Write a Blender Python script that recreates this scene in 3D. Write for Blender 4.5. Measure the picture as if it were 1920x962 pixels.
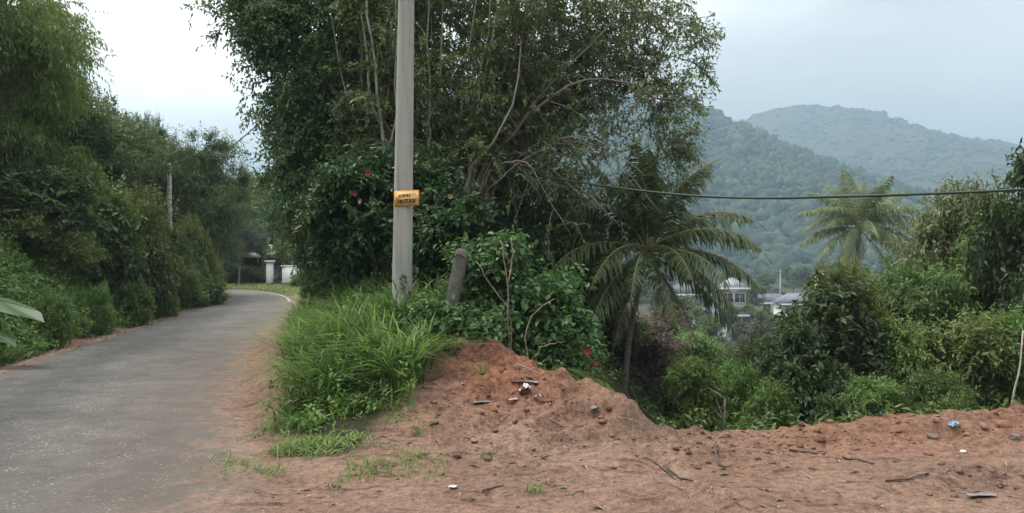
import bpy, math, random
import numpy as np

for o in list(bpy.data.objects):
    bpy.data.objects.remove(o)
S = bpy.context.scene
COL = S.collection
R = math.radians
TAU = 2 * math.pi

# ---------------------------------------------------------------- camera
CAM_Z, F = 1.7, 1478.0
cd = bpy.data.cameras.new('camera')
cam = bpy.data.objects.new('camera', cd)
COL.objects.link(cam)
cam.location = (0, 0, CAM_Z)
cam.rotation_euler = (R(90), 0, 0)
cd.sensor_width = 36
cd.lens = 36 * F / 1920
cd.clip_start = 0.1
cd.clip_end = 9000
S.camera = cam

# ---------------------------------------------------------------- sky, sun, exposure
SUN_EL, SUN_AZ = 64, -55            # degrees; azimuth from +Y, negative = left
w = bpy.data.worlds.new('World')
S.world = w
w.use_nodes = True
nt = w.node_tree
nt.nodes.clear()
def wn(t, **k):
    n = nt.nodes.new(t)
    for a, b in k.items():
        setattr(n, a, b)
    return n
out = wn('ShaderNodeOutputWorld')
bg = wn('ShaderNodeBackground')
bg.inputs['Strength'].default_value = 0.1
sky = wn('ShaderNodeTexSky', sky_type='NISHITA', sun_disc=False, sun_elevation=R(SUN_EL), sun_rotation=R(SUN_AZ))
tc = wn('ShaderNodeTexCoord')
sd = (math.cos(R(SUN_EL)) * math.sin(R(SUN_AZ)), math.cos(R(SUN_EL)) * math.cos(R(SUN_AZ)), math.sin(R(SUN_EL)))
dot = wn('ShaderNodeVectorMath', operation='DOT_PRODUCT')
dot.inputs[1].default_value = sd
ramp = wn('ShaderNodeMapRange', interpolation_type='SMOOTHSTEP')
ramp.inputs['From Min'].default_value = 0.30
ramp.inputs['From Max'].default_value = 0.64
noi = wn('ShaderNodeTexNoise')
noi.inputs['Scale'].default_value = 2.2
noi.inputs['Detail'].default_value = 5
noi.inputs['Roughness'].default_value = 0.5
mapn = wn('ShaderNodeMapping')
mapn.inputs['Scale'].default_value = (1, 1, 2.6)
addn = wn('ShaderNodeMath', operation='MULTIPLY_ADD')
addn.inputs[1].default_value = 0.30
cloud = wn('ShaderNodeMix', data_type='RGBA')
cloud.inputs[6].default_value = (4.65, 4.8, 4.8, 1)      # thick grey-blue cloud
cloud.inputs[7].default_value = (14.5, 14.3, 13.9, 1)   # bright cloud towards the sun
mixs = wn('ShaderNodeMix', data_type='RGBA')
mixs.inputs[0].default_value = 0.95
sub = wn('ShaderNodeMath', operation='SUBTRACT')
sub.inputs[1].default_value = 0.15
L = nt.links.new
L(tc.outputs['Generated'], dot.inputs[0])
L(dot.outputs['Value'], ramp.inputs['Value'])
L(tc.outputs['Generated'], mapn.inputs['Vector'])
L(mapn.outputs['Vector'], noi.inputs['Vector'])
L(noi.outputs['Fac'], addn.inputs[0])
L(ramp.outputs['Result'], addn.inputs[2])
L(addn.outputs[0], sub.inputs[0])
cl = wn('ShaderNodeClamp')
L(sub.outputs[0], cl.inputs['Value'])
L(cl.outputs[0], cloud.inputs[0])
L(sky.outputs[0], mixs.inputs[6])
L(cloud.outputs[2], mixs.inputs[7])
noi2 = wn('ShaderNodeTexNoise')
noi2.inputs['Scale'].default_value = 3.2
noi2.inputs['Detail'].default_value = 6
noi2.inputs['Roughness'].default_value = 0.55
cv = wn('ShaderNodeMapRange')
cv.inputs['From Min'].default_value = 0.3
cv.inputs['From Max'].default_value = 0.7
cv.inputs['To Min'].default_value = 0.80
cv.inputs['To Max'].default_value = 1.20
mc = wn('ShaderNodeMix', data_type='RGBA', blend_type='MULTIPLY')
mc.inputs[0].default_value = 1.0
L(mapn.outputs['Vector'], noi2.inputs['Vector'])
L(noi2.outputs['Fac'], cv.inputs['Value'])
L(mixs.outputs[2], mc.inputs[6])
L(cv.outputs['Result'], mc.inputs[7])
L(mc.outputs[2], bg.inputs['Color'])
L(bg.outputs[0], out.inputs['Surface'])

sl = bpy.data.lights.new('sun', 'SUN')
sl.energy = 1.5
sl.angle = R(18)
sl.color = (1.0, 0.96, 0.9)
so = bpy.data.objects.new('sun', sl)
COL.objects.link(so)
so.rotation_euler = (R(90 - SUN_EL), 0, R(180 - SUN_AZ))
so.location = (-8, 10, 30)
v = S.view_settings
v.view_transform = 'Standard'
v.look = 'None'
v.exposure = 1.25
v.gamma = 1.0
v.use_curve_mapping = False
c = S.cycles
c.max_bounces = 8
c.diffuse_bounces = 4
c.glossy_bounces = 2
c.transmission_bounces = 4
c.transparent_max_bounces = 6
c.volume_bounces = 2
c.use_denoising = True

# ---------------------------------------------------------------- helpers
rng = np.random.default_rng(7)
def at(px, py, Y):
    return np.array([(px - 960) / F * Y, Y, CAM_Z - (py - 481) / F * Y])
def nrm(a):
    return a / np.maximum(np.linalg.norm(a, axis=-1, keepdims=True), 1e-9)

def hash2(ix, iy, seed):
    h = (ix.astype(np.int64) * 374761393 + iy.astype(np.int64) * 668265263 + seed * 144665) & 0x7fffffff
    h = ((h ^ (h >> 13)) * 1274126177) & 0x7fffffff
    return ((h ^ (h >> 16)) & 0xffff) / 65535.0
def vnoise(x, y, seed=0):
    ix, iy = np.floor(x), np.floor(y)
    fx, fy = x - ix, y - iy
    fx = fx * fx * (3 - 2 * fx)
    fy = fy * fy * (3 - 2 * fy)
    a = hash2(ix, iy, seed); b = hash2(ix + 1, iy, seed)
    cc = hash2(ix, iy + 1, seed); d = hash2(ix + 1, iy + 1, seed)
    return (a * (1 - fx) + b * fx) * (1 - fy) + (cc * (1 - fx) + d * fx) * fy - 0.5
def fbm(x, y, sc, oct=4, seed=0):
    r = 0; amp = 1.0
    for k in range(oct):
        r = r + amp * vnoise(x * sc, y * sc, seed + k)
        sc *= 2.03; amp *= 0.5
    return r
def sstep(a, b, x):
    t = np.clip((x - a) / (b - a), 0, 1)
    return t * t * (3 - 2 * t)

def mesh_np(name, V, quads=None, tris=None, var=None, attrs=None, smooth=False):
    """mesh from arrays: V (n,3), quads (m,4), tris (k,3)"""
    me = bpy.data.meshes.new(name)
    V = np.ascontiguousarray(V, dtype=np.float32)
    me.vertices.add(len(V))
    me.vertices.foreach_set('co', V.ravel())
    q = np.zeros((0, 4), np.int32) if quads is None else np.asarray(quads, np.int32)
    t = np.zeros((0, 3), np.int32) if tris is None else np.asarray(tris, np.int32)
    loops = np.concatenate([q.ravel(), t.ravel()]).astype(np.int32)
    me.loops.add(len(loops))
    me.loops.foreach_set('vertex_index', loops)
    me.polygons.add(len(q) + len(t))
    st = np.concatenate([np.arange(len(q)) * 4, len(q) * 4 + np.arange(len(t)) * 3]).astype(np.int32)
    me.polygons.foreach_set('loop_start', st)
    if smooth:
        me.polygons.foreach_set('use_smooth', np.ones(len(q) + len(t), bool))
    if var is not None:
        a = me.attributes.new('var', 'FLOAT', 'POINT')
        a.data.foreach_set('value', np.ascontiguousarray(var, np.float32))
    for k, val in (attrs or {}).items():
        a = me.attributes.new(k, 'FLOAT', 'POINT')
        a.data.foreach_set('value', np.ascontiguousarray(val, np.float32))
    me.update(calc_edges=True)
    me.validate()
    return me

class Acc:
    """collects pieces of ONE mesh"""
    def __init__(s):
        s.V = []; s.Q = []; s.T = []; s.A = []; s.n = 0
    def add(s, V, Q=None, T=None, var=None):
        V = np.asarray(V, float)
        if Q is not None and len(Q): s.Q.append(np.asarray(Q) + s.n)
        if T is not None and len(T): s.T.append(np.asarray(T) + s.n)
        s.V.append(V)
        s.A.append(np.full(len(V), 0.5) if var is None else np.broadcast_to(var, (len(V),)))
        s.n += len(V)
        return s
    def mesh(s, name, smooth=False):
        return mesh_np(name, np.concatenate(s.V), np.concatenate(s.Q) if s.Q else None,
                       np.concatenate(s.T) if s.T else None, var=np.concatenate(s.A), smooth=smooth)

def link(name, me, mat, parent=None, loc=None):
    if mat is not None and len(me.materials) == 0:
        me.materials.append(mat)
    o = bpy.data.objects.new(name, me)
    COL.objects.link(o)
    if parent is not None:
        o.parent = parent
    if loc is not None:
        o.location = loc
    return o
def tag(o, label, cat, group=None):
    o['label'] = label
    o['category'] = cat
    if group: o['group'] = group
    return o
def thing(name, label, cat, loc=(0, 0, 0), rz=0, group=None):
    o = bpy.data.objects.new(name, None)
    COL.objects.link(o)
    o.location = loc
    o.rotation_euler = (0, 0, rz)
    return tag(o, label, cat, group)
def copy_thing(root, loc, rz, sc, label, group=None):
    r = root.copy(); COL.objects.link(r)
    r.location = loc; r.rotation_euler = (0, 0, rz)
    r.scale = sc if hasattr(sc, '__len__') else (sc, sc, sc)
    r['label'] = label
    if group: r['group'] = group
    elif 'group' in r: del r['group']
    for ch in list(root.children):
        cc = ch.copy(); COL.objects.link(cc); cc.parent = r
        for g in list(ch.children):
            d = g.copy(); COL.objects.link(d); d.parent = cc
    return r
def structure(o):
    o['kind'] = 'structure'; return o
def stuff(o, label=None, cat=None):
    o['kind'] = 'stuff'
    if label: o['label'] = label; o['category'] = cat
    return o

def tube(acc, path, rad, sides=6, var=None, cap=True):
    P = np.asarray(path, float); K = len(P)
    rad = np.broadcast_to(np.asarray(rad, float), (K,))
    T = np.gradient(P, axis=0); T = nrm(T)
    ref = np.array([0.31, 0.83, 0.12]) if abs(T[0] @ nrm(np.array([0.31, 0.83, 0.12]))) < 0.9 else np.array([1.0, 0, 0.1])
    A = nrm(np.cross(T, ref)); B = np.cross(T, A)
    th = np.arange(sides) / sides * TAU
    V = P[:, None] + rad[:, None, None] * (np.cos(th)[None, :, None] * A[:, None] + np.sin(th)[None, :, None] * B[:, None])
    i = np.arange(K - 1)[:, None] * sides; j = np.arange(sides)[None]
    j2 = (j + 1) % sides
    Q = np.stack([i + j, i + j2, i + sides + j2, i + sides + j], -1).reshape(-1, 4)
    V = V.reshape(-1, 3)
    Tt = []
    if cap:
        V = np.vstack([V, P[:1], P[-1:]])
        n = K * sides
        for k in range(sides):
            Tt.append((n, (k + 1) % sides, k)); b = (K - 1) * sides
            Tt.append((n + 1, b + k, b + (k + 1) % sides))
    acc.add(V, Q, np.array(Tt) if Tt else None, var)
    return acc
def box(acc, lo, hi, var=None):
    x0, y0, z0 = lo; x1, y1, z1 = hi
    V = [(x0, y0, z0), (x1, y0, z0), (x1, y1, z0), (x0, y1, z0), (x0, y0, z1), (x1, y0, z1), (x1, y1, z1), (x0, y1, z1)]
    Q = [(0, 3, 2, 1), (4, 5, 6, 7), (0, 1, 5, 4), (1, 2, 6, 5), (2, 3, 7, 6), (3, 0, 4, 7)]
    return acc.add(V, Q, None, var)
def bez(p0, p1, p2, n=9):
    t = np.linspace(0, 1, n)[:, None]
    return (1 - t) ** 2 * np.asarray(p0) + 2 * t * (1 - t) * np.asarray(p1) + t * t * np.asarray(p2)
def spl(pts, n=12):
    """smooth path through points (Catmull-Rom)"""
    P = np.asarray(pts, float)
    P = np.vstack([2 * P[0] - P[1], P, 2 * P[-1] - P[-2]])
    segs = len(P) - 3; out = []
    for u in np.linspace(0, segs - 1e-6, n):
        k = int(u); t = u - k
        a, b, cc, d = P[k:k + 4]
        out.append(0.5 * (2 * b + (cc - a) * t + (2 * a - 5 * b + 4 * cc - d) * t * t + (3 * b - a - 3 * cc + d) * t ** 3))
    return np.array(out)

LEAF = {
    'rhomb': (np.array([[0, 0, 0], [.45, -.5, .10], [1, 0, -.12], [.45, .5, .10]]), [(0, 2, 1), (0, 3, 2)], None),
    'oval': (np.array([[0, 0, 0], [.28, -.46, .09], [.68, -.40, .06], [1, 0, -.14], [.68, .40, .06], [.28, .46, .09]]),
             None, [(0, 3, 2, 1), (0, 5, 4, 3)]),
}
def leaves(acc, P, D, N, Ln, W, shape='rhomb', r=rng, var=None):
    n = len(P)
    T, tr, qd = LEAF[shape]
    D = nrm(D); Sd = nrm(np.cross(D, N)); N2 = np.cross(Sd, D)
    Ln = np.broadcast_to(Ln, (n,))[:, None, None]; W = np.broadcast_to(W, (n,))[:, None, None]
    V = P[:, None] + D[:, None] * T[None, :, :1] * Ln + Sd[:, None] * T[None, :, 1:2] * W + N2[:, None] * T[None, :, 2:] * Ln
    k = len(T); off = (np.arange(n) * k)[:, None, None]
    var = r.random(n) if var is None else var
    acc.add(V.reshape(-1, 3), None if qd is None else (np.array(qd)[None] + off).reshape(-1, 4),
            None if tr is None else (np.array(tr)[None] + off).reshape(-1, 3), np.repeat(var, k))
def sprigs(acc, P, D, length, K, Ln, asp=0.42, droop=0.25, shape='rhomb', r=rng, spread=0.8, twig=None, vbase=None, twig_r=0.003):
    """N twigs, each with K leaves set alternately along it"""
    n = len(P)
    D = nrm(D)
    length = np.broadcast_to(length, (n,))
    side = nrm(np.cross(D, r.normal(size=(n, 3))))
    t = (np.arange(K) + 0.6) / K
    sgn = np.where(np.arange(K) % 2 == 0, 1.0, -1.0)
    bend = -droop * 0.5 * (t ** 2)[None, :, None] * length[:, None, None] * np.array([0, 0, 1.0])
    LP = P[:, None] + D[:, None] * (t[None] * length[:, None])[..., None] + bend
    LD = D[:, None] * (1 - spread * 0.5) + side[:, None] * (sgn * spread)[None, :, None] + r.normal(size=(n, K, 3)) * 0.35
    LD[..., 2] -= droop
    LN = np.array([0, 0, 1.0]) + r.normal(size=(n, K, 3)) * 0.45 + D[:, None] * 0.3
    vb = r.random(n) if vbase is None else vbase
    var = np.clip(np.repeat(vb, K) * 0.65 + r.random(n * K) * 0.35, 0, 1)
    sz = Ln * (0.65 + 0.6 * r.random(n * K))
    leaves(acc, LP.reshape(-1, 3), LD.reshape(-1, 3), LN.reshape(-1, 3), sz, sz * asp, shape, r, var)
    if twig is not None:
        for i in range(n):
            tube(twig, np.vstack([P[i], LP[i, K // 2], LP[i, -1]]), [twig_r * 1.6, twig_r, twig_r * 0.5], 3, cap=False)

# ---------------------------------------------------------------- materials
def newmat(name):
    m = bpy.data.materials.new(name)
    m.use_nodes = True
    n = m.node_tree; n.nodes.clear()
    o = n.nodes.new('ShaderNodeOutputMaterial')
    return m, n, o
def nd(n, t, ins=None, **k):
    x = n.nodes.new(t)
    for a, b in k.items(): setattr(x, a, b)
    for a, b in (ins or {}).items():
        x.inputs[a].default_value = b
    return x
def c4(c_): return (*c_, 1)
def leaf_mat(name, dark, light, trans=0.36, gloss=0.5, extra=None):
    m, n, o = newmat(name)
    at_ = nd(n, 'ShaderNodeAttribute', attribute_name='var')
    oi = nd(n, 'ShaderNodeObjectInfo')
    cr = nd(n, 'ShaderNodeValToRGB')
    cr.color_ramp.elements[0].color = c4(dark)
    cr.color_ramp.elements[1].color = c4(light)
    if extra:
        e = cr.color_ramp.elements.new(0.93); e.color = c4(light)
        cr.color_ramp.elements[2].position = 0.97
        cr.color_ramp.elements[2].color = c4(extra)
    hs = nd(n, 'ShaderNodeHueSaturation')
    mr = nd(n, 'ShaderNodeMapRange', {'To Min': 0.82, 'To Max': 1.18})
    mh = nd(n, 'ShaderNodeMapRange', {'To Min': 0.485, 'To Max': 0.515})
    n.links.new(oi.outputs['Random'], mr.inputs['Value'])
    n.links.new(oi.outputs['Random'], mh.inputs['Value'])
    n.links.new(mr.outputs['Result'], hs.inputs['Value'])
    n.links.new(mh.outputs['Result'], hs.inputs['Hue'])
    n.links.new(at_.outputs['Fac'], cr.inputs['Fac'])
    n.links.new(cr.outputs['Color'], hs.inputs['Color'])
    pb = nd(n, 'ShaderNodeBsdfPrincipled', {'Roughness': gloss})
    pb.inputs['Specular IOR Level'].default_value = 0.35
    tl = nd(n, 'ShaderNodeBsdfTranslucent')
    mx = nd(n, 'ShaderNodeMixShader', {0: trans})
    n.links.new(hs.outputs['Color'], pb.inputs['Base Color'])
    n.links.new(hs.outputs['Color'], tl.inputs['Color'])
    n.links.new(pb.outputs[0], mx.inputs[1])
    n.links.new(tl.outputs[0], mx.inputs[2])
    n.links.new(mx.outputs[0], o.inputs['Surface'])
    return m
def rough_mat(name, c0, c1, scale=6, rough=0.85, bump=0.3, detail=6, stretch=(1, 1, 1), c2=None, coord='Object', spec=0.3):
    m, n, o = newmat(name)
    t = nd(n, 'ShaderNodeTexCoord')
    mp = nd(n, 'ShaderNodeMapping', {'Scale': stretch})
    no = nd(n, 'ShaderNodeTexNoise', {'Scale': scale, 'Detail': detail, 'Roughness': 0.62})
    cr = nd(n, 'ShaderNodeValToRGB')
    cr.color_ramp.elements[0].position = 0.3; cr.color_ramp.elements[0].color = c4(c0)
    cr.color_ramp.elements[1].position = 0.7; cr.color_ramp.elements[1].color = c4(c1)
    if c2:
        e = cr.color_ramp.elements.new(0.5); e.color = c4(c2)
    pb = nd(n, 'ShaderNodeBsdfPrincipled', {'Roughness': rough})
    pb.inputs['Specular IOR Level'].default_value = spec
    bp = nd(n, 'ShaderNodeBump', {'Strength': bump, 'Distance': 0.02})
    n.links.new(t.outputs[coord], mp.inputs['Vector'])
    n.links.new(mp.outputs[0], no.inputs['Vector'])
    n.links.new(no.outputs['Fac'], cr.inputs['Fac'])
    n.links.new(no.outputs['Fac'], bp.inputs['Height'])
    n.links.new(cr.outputs['Color'], pb.inputs['Base Color'])
    n.links.new(bp.outputs[0], pb.inputs['Normal'])
    n.links.new(pb.outputs[0], o.inputs['Surface'])
    return m

M = {}
M['bank'] = leaf_mat('leaf_bank', (.066, .108, .026), (.190, .245, .062), extra=(.26, .23, .08))
M['bank_dark'] = leaf_mat('leaf_bank_dark', (.046, .088, .028), (.140, .200, .060))
M['bank_olive'] = leaf_mat('leaf_bank_olive', (.075, .118, .030), (.205, .255, .075), extra=(.28, .24, .09))
M['weeds'] = leaf_mat('leaf_weeds', (.072, .135, .030), (.200, .300, .075), extra=(.26, .25, .09))
M['hib'] = leaf_mat('leaf_hibiscus', (.026, .072, .024), (.080, .165, .052), gloss=0.38)
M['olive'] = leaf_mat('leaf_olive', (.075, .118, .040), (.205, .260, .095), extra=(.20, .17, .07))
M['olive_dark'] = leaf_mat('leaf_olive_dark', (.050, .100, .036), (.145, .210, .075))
M['vine'] = leaf_mat('leaf_vine', (.030, .070, .022), (.105, .180, .050), gloss=0.4, extra=(.22, .22, .09))
M['valley'] = leaf_mat('leaf_valley', (.046, .085, .022), (.145, .200, .050), extra=(.27, .24, .09))
M['valley_dark'] = leaf_mat('leaf_valley_dark', (.030, .064, .022), (.092, .145, .044))
M['valley_light'] = leaf_mat('leaf_valley_light', (.090, .120, .045), (.25, .27, .13), gloss=0.35)
M['yellow'] = leaf_mat('leaf_yellow_green', (.090, .130, .024), (.24, .28, .06))
M['dry'] = leaf_mat('leaf_dry', (.12, .095, .065), (.24, .195, .135))
M['grey'] = leaf_mat('leaf_grey', (.060, .075, .055), (.15, .165, .12))
M['palm'] = leaf_mat('leaf_palm', (.052, .088, .032), (.145, .190, .075), gloss=0.4)
M['palm_far'] = leaf_mat('leaf_palm_far', (.085, .12, .035), (.20, .235, .085), gloss=0.4)
M['taro'] = leaf_mat('leaf_taro', (.045, .105, .038), (.085, .165, .06), gloss=0.45)
M['grass'] = leaf_mat('grass_blade', (.062, .125, .024), (.215, .320, .075), trans=0.35, extra=(.24, .24, .11))
M['forest'] = leaf_mat('forest_far', (.012, .027, .016), (.036, .056, .026), trans=0.0, gloss=0.9)
M['litter'] = leaf_mat('leaf_litter', (.22, .16, .11), (.46, .37, .26), trans=0.0, gloss=0.8)
M['bark'] = rough_mat('bark', (.12, .10, .08), (.28, .245, .20), 9, stretch=(4, 4, .6), bump=.5)
M['bark_dark'] = rough_mat('bark_dark', (.045, .038, .030), (.115, .095, .075), 9, stretch=(4, 4, .6), bump=.5)
M['bark_pale'] = rough_mat('bark_pale', (.22, .19, .15), (.44, .40, .33), 9, stretch=(4, 4, .6), bump=.4)
M['palm_bark'] = rough_mat('palm_bark', (.15, .125, .10), (.32, .275, .225), 5, stretch=(1, 1, 5), bump=.6)
M['twig'] = rough_mat('twig', (.16, .11, .075), (.32, .25, .18), 14, bump=.2)
M['concrete'] = rough_mat('concrete', (.25, .247, .218), (.39, .385, .345), 4, stretch=(1.6, 1.6, .22), bump=.25, c2=(.34, .337, .303))
m_ = M['concrete'].node_tree
pbn = next(x for x in m_.nodes if x.type == 'BSDF_PRINCIPLED')
lk = pbn.inputs['Base Color'].links[0].from_socket
tcn = next(x for x in m_.nodes if x.type == 'TEX_COORD')
mpn = nd(m_, 'ShaderNodeMapping', {'Scale': (22, 22, .55)})
n8 = nd(m_, 'ShaderNodeTexNoise', {'Scale': 1.0, 'Detail': 6, 'Roughness': .65})
m_.links.new(tcn.outputs['Object'], mpn.inputs['Vector']); m_.links.new(mpn.outputs[0], n8.inputs['Vector'])
r8 = nd(m_, 'ShaderNodeMapRange', {'From Min': .36, 'From Max': .56, 'To Min': .66, 'To Max': 1.0}); m_.links.new(n8.outputs['Fac'], r8.inputs['Value'])
x8 = nd(m_, 'ShaderNodeMix', {0: .5}, data_type='RGBA', blend_type='MULTIPLY')
m_.links.new(lk, x8.inputs[6]); m_.links.new(r8.outputs[0], x8.inputs[7]); m_.links.new(x8.outputs[2], pbn.inputs['Base Color'])
M['concrete_old'] = rough_mat('concrete_old', (.07, .066, .054), (.17, .16, .135), 7, bump=.6)
M['cable'] = rough_mat('cable', (.018, .040, .032), (.030, .060, .048), 20, rough=.5, bump=0)
M['steel'] = rough_mat('steel', (.25, .25, .25), (.35, .35, .35), 20, rough=.5, bump=0)
M['white_wall'] = rough_mat('white_wall', (.62, .62, .60), (.76, .76, .74), 2, bump=.05)
M['tile_roof'] = rough_mat('tile_roof', (.20, .07, .045), (.28, .11, .07), 8, bump=.3)
M['grey_roof'] = rough_mat('grey_roof', (.08, .085, .10), (.13, .135, .15), 4, bump=.2)
M['blue_roof'] = rough_mat('blue_roof', (.12, .14, .17), (.17, .19, .22), 4, bump=.2)
M['pale_roof'] = rough_mat('pale_roof', (.25, .29, .28), (.33, .37, .36), 4, bump=.2)
M['grey_wall'] = rough_mat('grey_wall', (.17, .175, .18), (.24, .245, .25), 3, bump=.1)
M['cream_wall'] = rough_mat('cream_wall', (.40, .38, .33), (.50, .48, .43), 3, bump=.1)
M['glass'] = rough_mat('window_glass', (.03, .035, .04), (.05, .055, .06), 3, rough=.15, bump=0, spec=.6)
M['sign'] = rough_mat('sign_orange', (.66, .27, .035), (.80, .38, .07), 14, rough=.55, bump=.05)
M['sign_pale'] = rough_mat('sign_pale', (.80, .47, .17), (.88, .58, .28), 14, rough=.55, bump=.05)
M['ink'] = rough_mat('sign_ink', (.060, .018, .012), (.10, .03, .02), 30, rough=.6, bump=0)
M['ink_faint'] = rough_mat('sign_ink_faint', (.45, .22, .03), (.55, .28, .05), 30, rough=.6, bump=0)
M['red'] = leaf_mat('petal_red', (.24, .014, .016), (.34, .03, .025), trans=.25)
M['petal_orange'] = leaf_mat('petal_orange', (.40, .19, .09), (.46, .26, .13), trans=.25)
M['paint'] = rough_mat('line_paint', (.24, .24, .23), (.42, .42, .40), 5, bump=.1)
M['scrap'] = rough_mat('plastic_white', (.40, .36, .33), (.58, .55, .53), 9, rough=.5, bump=.1)
M['scrap_grey'] = rough_mat('plastic_grey', (.11, .105, .10), (.22, .21, .21), 12, rough=.6, bump=.2)
M['scrap_blue'] = rough_mat('plastic_blue', (.10, .20, .32), (.18, .30, .42), 9, rough=.5, bump=.1)
M['stone'] = rough_mat('stone_grey', (.10, .085, .075), (.22, .19, .17), 8, bump=.5)
M['laterite'] = rough_mat('stone_laterite', (.16, .080, .052), (.29, .155, .10), 8, bump=.5)
M['clod'] = rough_mat('soil_clod', (.075, .036, .024), (.20, .11, .075), 3, bump=.5)

# ---------------------------------------------------------------- terrain functions
def plist(a): return np.array(a, float)
RIGHT = plist([(0.1, -6), (-.9, 1), (-2.05, 5.2), (-2.3, 6), (-3.0, 7.9), (-4.2, 11.5), (-5.1, 14.9), (-6.28, 21.1), (-7.5, 26.7), (-9.0, 31.8),
               (-10.9, 36.0), (-13.2, 39.3), (-16.5, 41.3), (-22, 42.5), (-34, 43)])
LEFT = plist([(-3.9, -6), (-4.8, 1), (-5.9, 5.2), (-6.2, 6), (-6.9, 9), (-7.6, 12), (-8.3, 15.5), (-9.1, 20), (-10.6, 26.2), (-12.2, 30.8),
              (-14.0, 34), (-16.0, 36.2), (-18.5, 37.6), (-23, 38.6), (-34, 39)])
EDGE = plist([(400, 60), (60, 15), (20, 9.6), (8, 8.4), (5.2, 8.0), (2.8, 7.6), (1.28, 7.12), (1.08, 7.5), (.62, 8.15), (-.02, 8.85), (-.32, 9.6), (.1, 11.2), (.6, 14), (.3, 18),
              (-1.5, 24), (-4.5, 32), (-8.5, 43), (-14, 54), (-32, 64), (-90, 80), (-400, 120)])
def polydist(x, y, Pl):
    """unsigned distance to polyline and signed side (+ = left of travel direction)"""
    best = np.full(x.shape, 1e9); side = np.zeros(x.shape)
    for k in range(len(Pl) - 1):
        a, b = Pl[k], Pl[k + 1]; d = b - a; l2 = d @ d
        t = np.clip(((x - a[0]) * d[0] + (y - a[1]) * d[1]) / l2, 0, 1)
        qx, qy = x - a[0] - t * d[0], y - a[1] - t * d[1]
        dd = np.hypot(qx, qy)
        cr = d[0] * (y - a[1]) - d[1] * (x - a[0])
        m = dd < best - 1e-7
        best = np.where(m, dd, best); side = np.where(m, np.sign(cr), side)
    return best, side
def inside(x, y, Pg):
    r = np.zeros(x.shape, bool); n = len(Pg)
    for k in range(n):
        (x0, y0), (x1, y1) = Pg[k], Pg[(k + 1) % n]
        if y0 == y1: continue
        cnd = (y0 > y) != (y1 > y)
        r ^= cnd & (x < (x1 - x0) * (y - y0) / (y1 - y0) + x0)
    return r
PLATEAU = np.vstack([EDGE, [(-9000, 120), (-9000, -9000), (9000, -9000), (9000, 60)]])
CP = plist([(-1.5, 5, 0), (0, 5, 0), (2, 5, 0), (4, 5, 0), (6, 5, 0), (-1.2, 6.2, 0), (.5, 6.3, .01), (2, 6.5, 0), (4, 6.8, .03), (7, 6.5, .03), (-2, 5.8, 0),
            (1.25, 7.1, .08), (1.05, 7.45, .31), (.9, 7.75, .38), (.75, 7.35, .30), (2.0, 7.4, .03), (2.8, 7.6, .04), (5.2, 8, .13), (8, 8.4, .2), (12, 8.8, .2), (20, 9.5, .2), (3.6, 7.2, .03),
            (-2.6, 8, 0), (-3.1, 9.5, 0), (-3.9, 12, 0), (-4.9, 15, 0), (-5.9, 20, 0), (-7.4, 27, 0), (-8.6, 31, 0), (-2.2, 7, 0), (-3.4, 7, 0), (-5, 8, 0), (-6, 12, 0),
            (-7, 18, 0), (-9, 28, 0), (-1.6, 7.4, .13), (-1.0, 7.0, .08), (-.9, 7.8, .28), (0, 7.1, .12), (.55, 7.3, .18), (-1.9, 8.6, .38), (-1.2, 8.6, .52),
            (-.5, 8.2, .42), (.17, 8.05, .42), (.5, 7.95, .41), (.62, 8.1, .43), (-.15, 8.55, .45), (-.55, 8.75, .50), (-.6, 9.0, .70), (-.2, 8.9, .62), (-.42, 9.5, .74), (-1.39, 10, .87), (-.8, 9.9, .86), (-2.3, 10, .55), (-2.2, 12, .9), (-1.2, 12, .95), (-.2, 12, .9),
            (-2.6, 15, 1.0), (-1, 15, 1.0), (.4, 15, .9), (-3.4, 20, .9), (-1.2, 20, .8), (-5, 27, .5), (-3, 27, .4), (-7.2, 33, .3), (-5, 33, .3), (-9.8, 37, .1), (-9, 42, .2), (-12, 43, .15), (-14, 48, .3),
            (-20, 50, .4), (-4, 2, 0), (0, 0, 0), (5, 0, 0), (10, 3, 0), (20, 3, 0), (-4, -5, 0), (5, -6, 0), (-20, 42, 0), (-12, 36, 0), (-3.3, 5, 0), (-10, 33, 0), (-30, 41, 0)])
def _rbf():
    X = CP[:, :2]
    D = np.linalg.norm(X[:, None] - X[None], axis=-1)
    return np.linalg.solve(-D + np.eye(len(X)) * 0.012, CP[:, 2])
RW = _rbf()
def rbf(x, y):
    r = np.zeros(x.shape)
    for (a, b, _), wgt in zip(CP, RW):
        r -= wgt * np.hypot(x - a, y - b)
    return r
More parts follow.
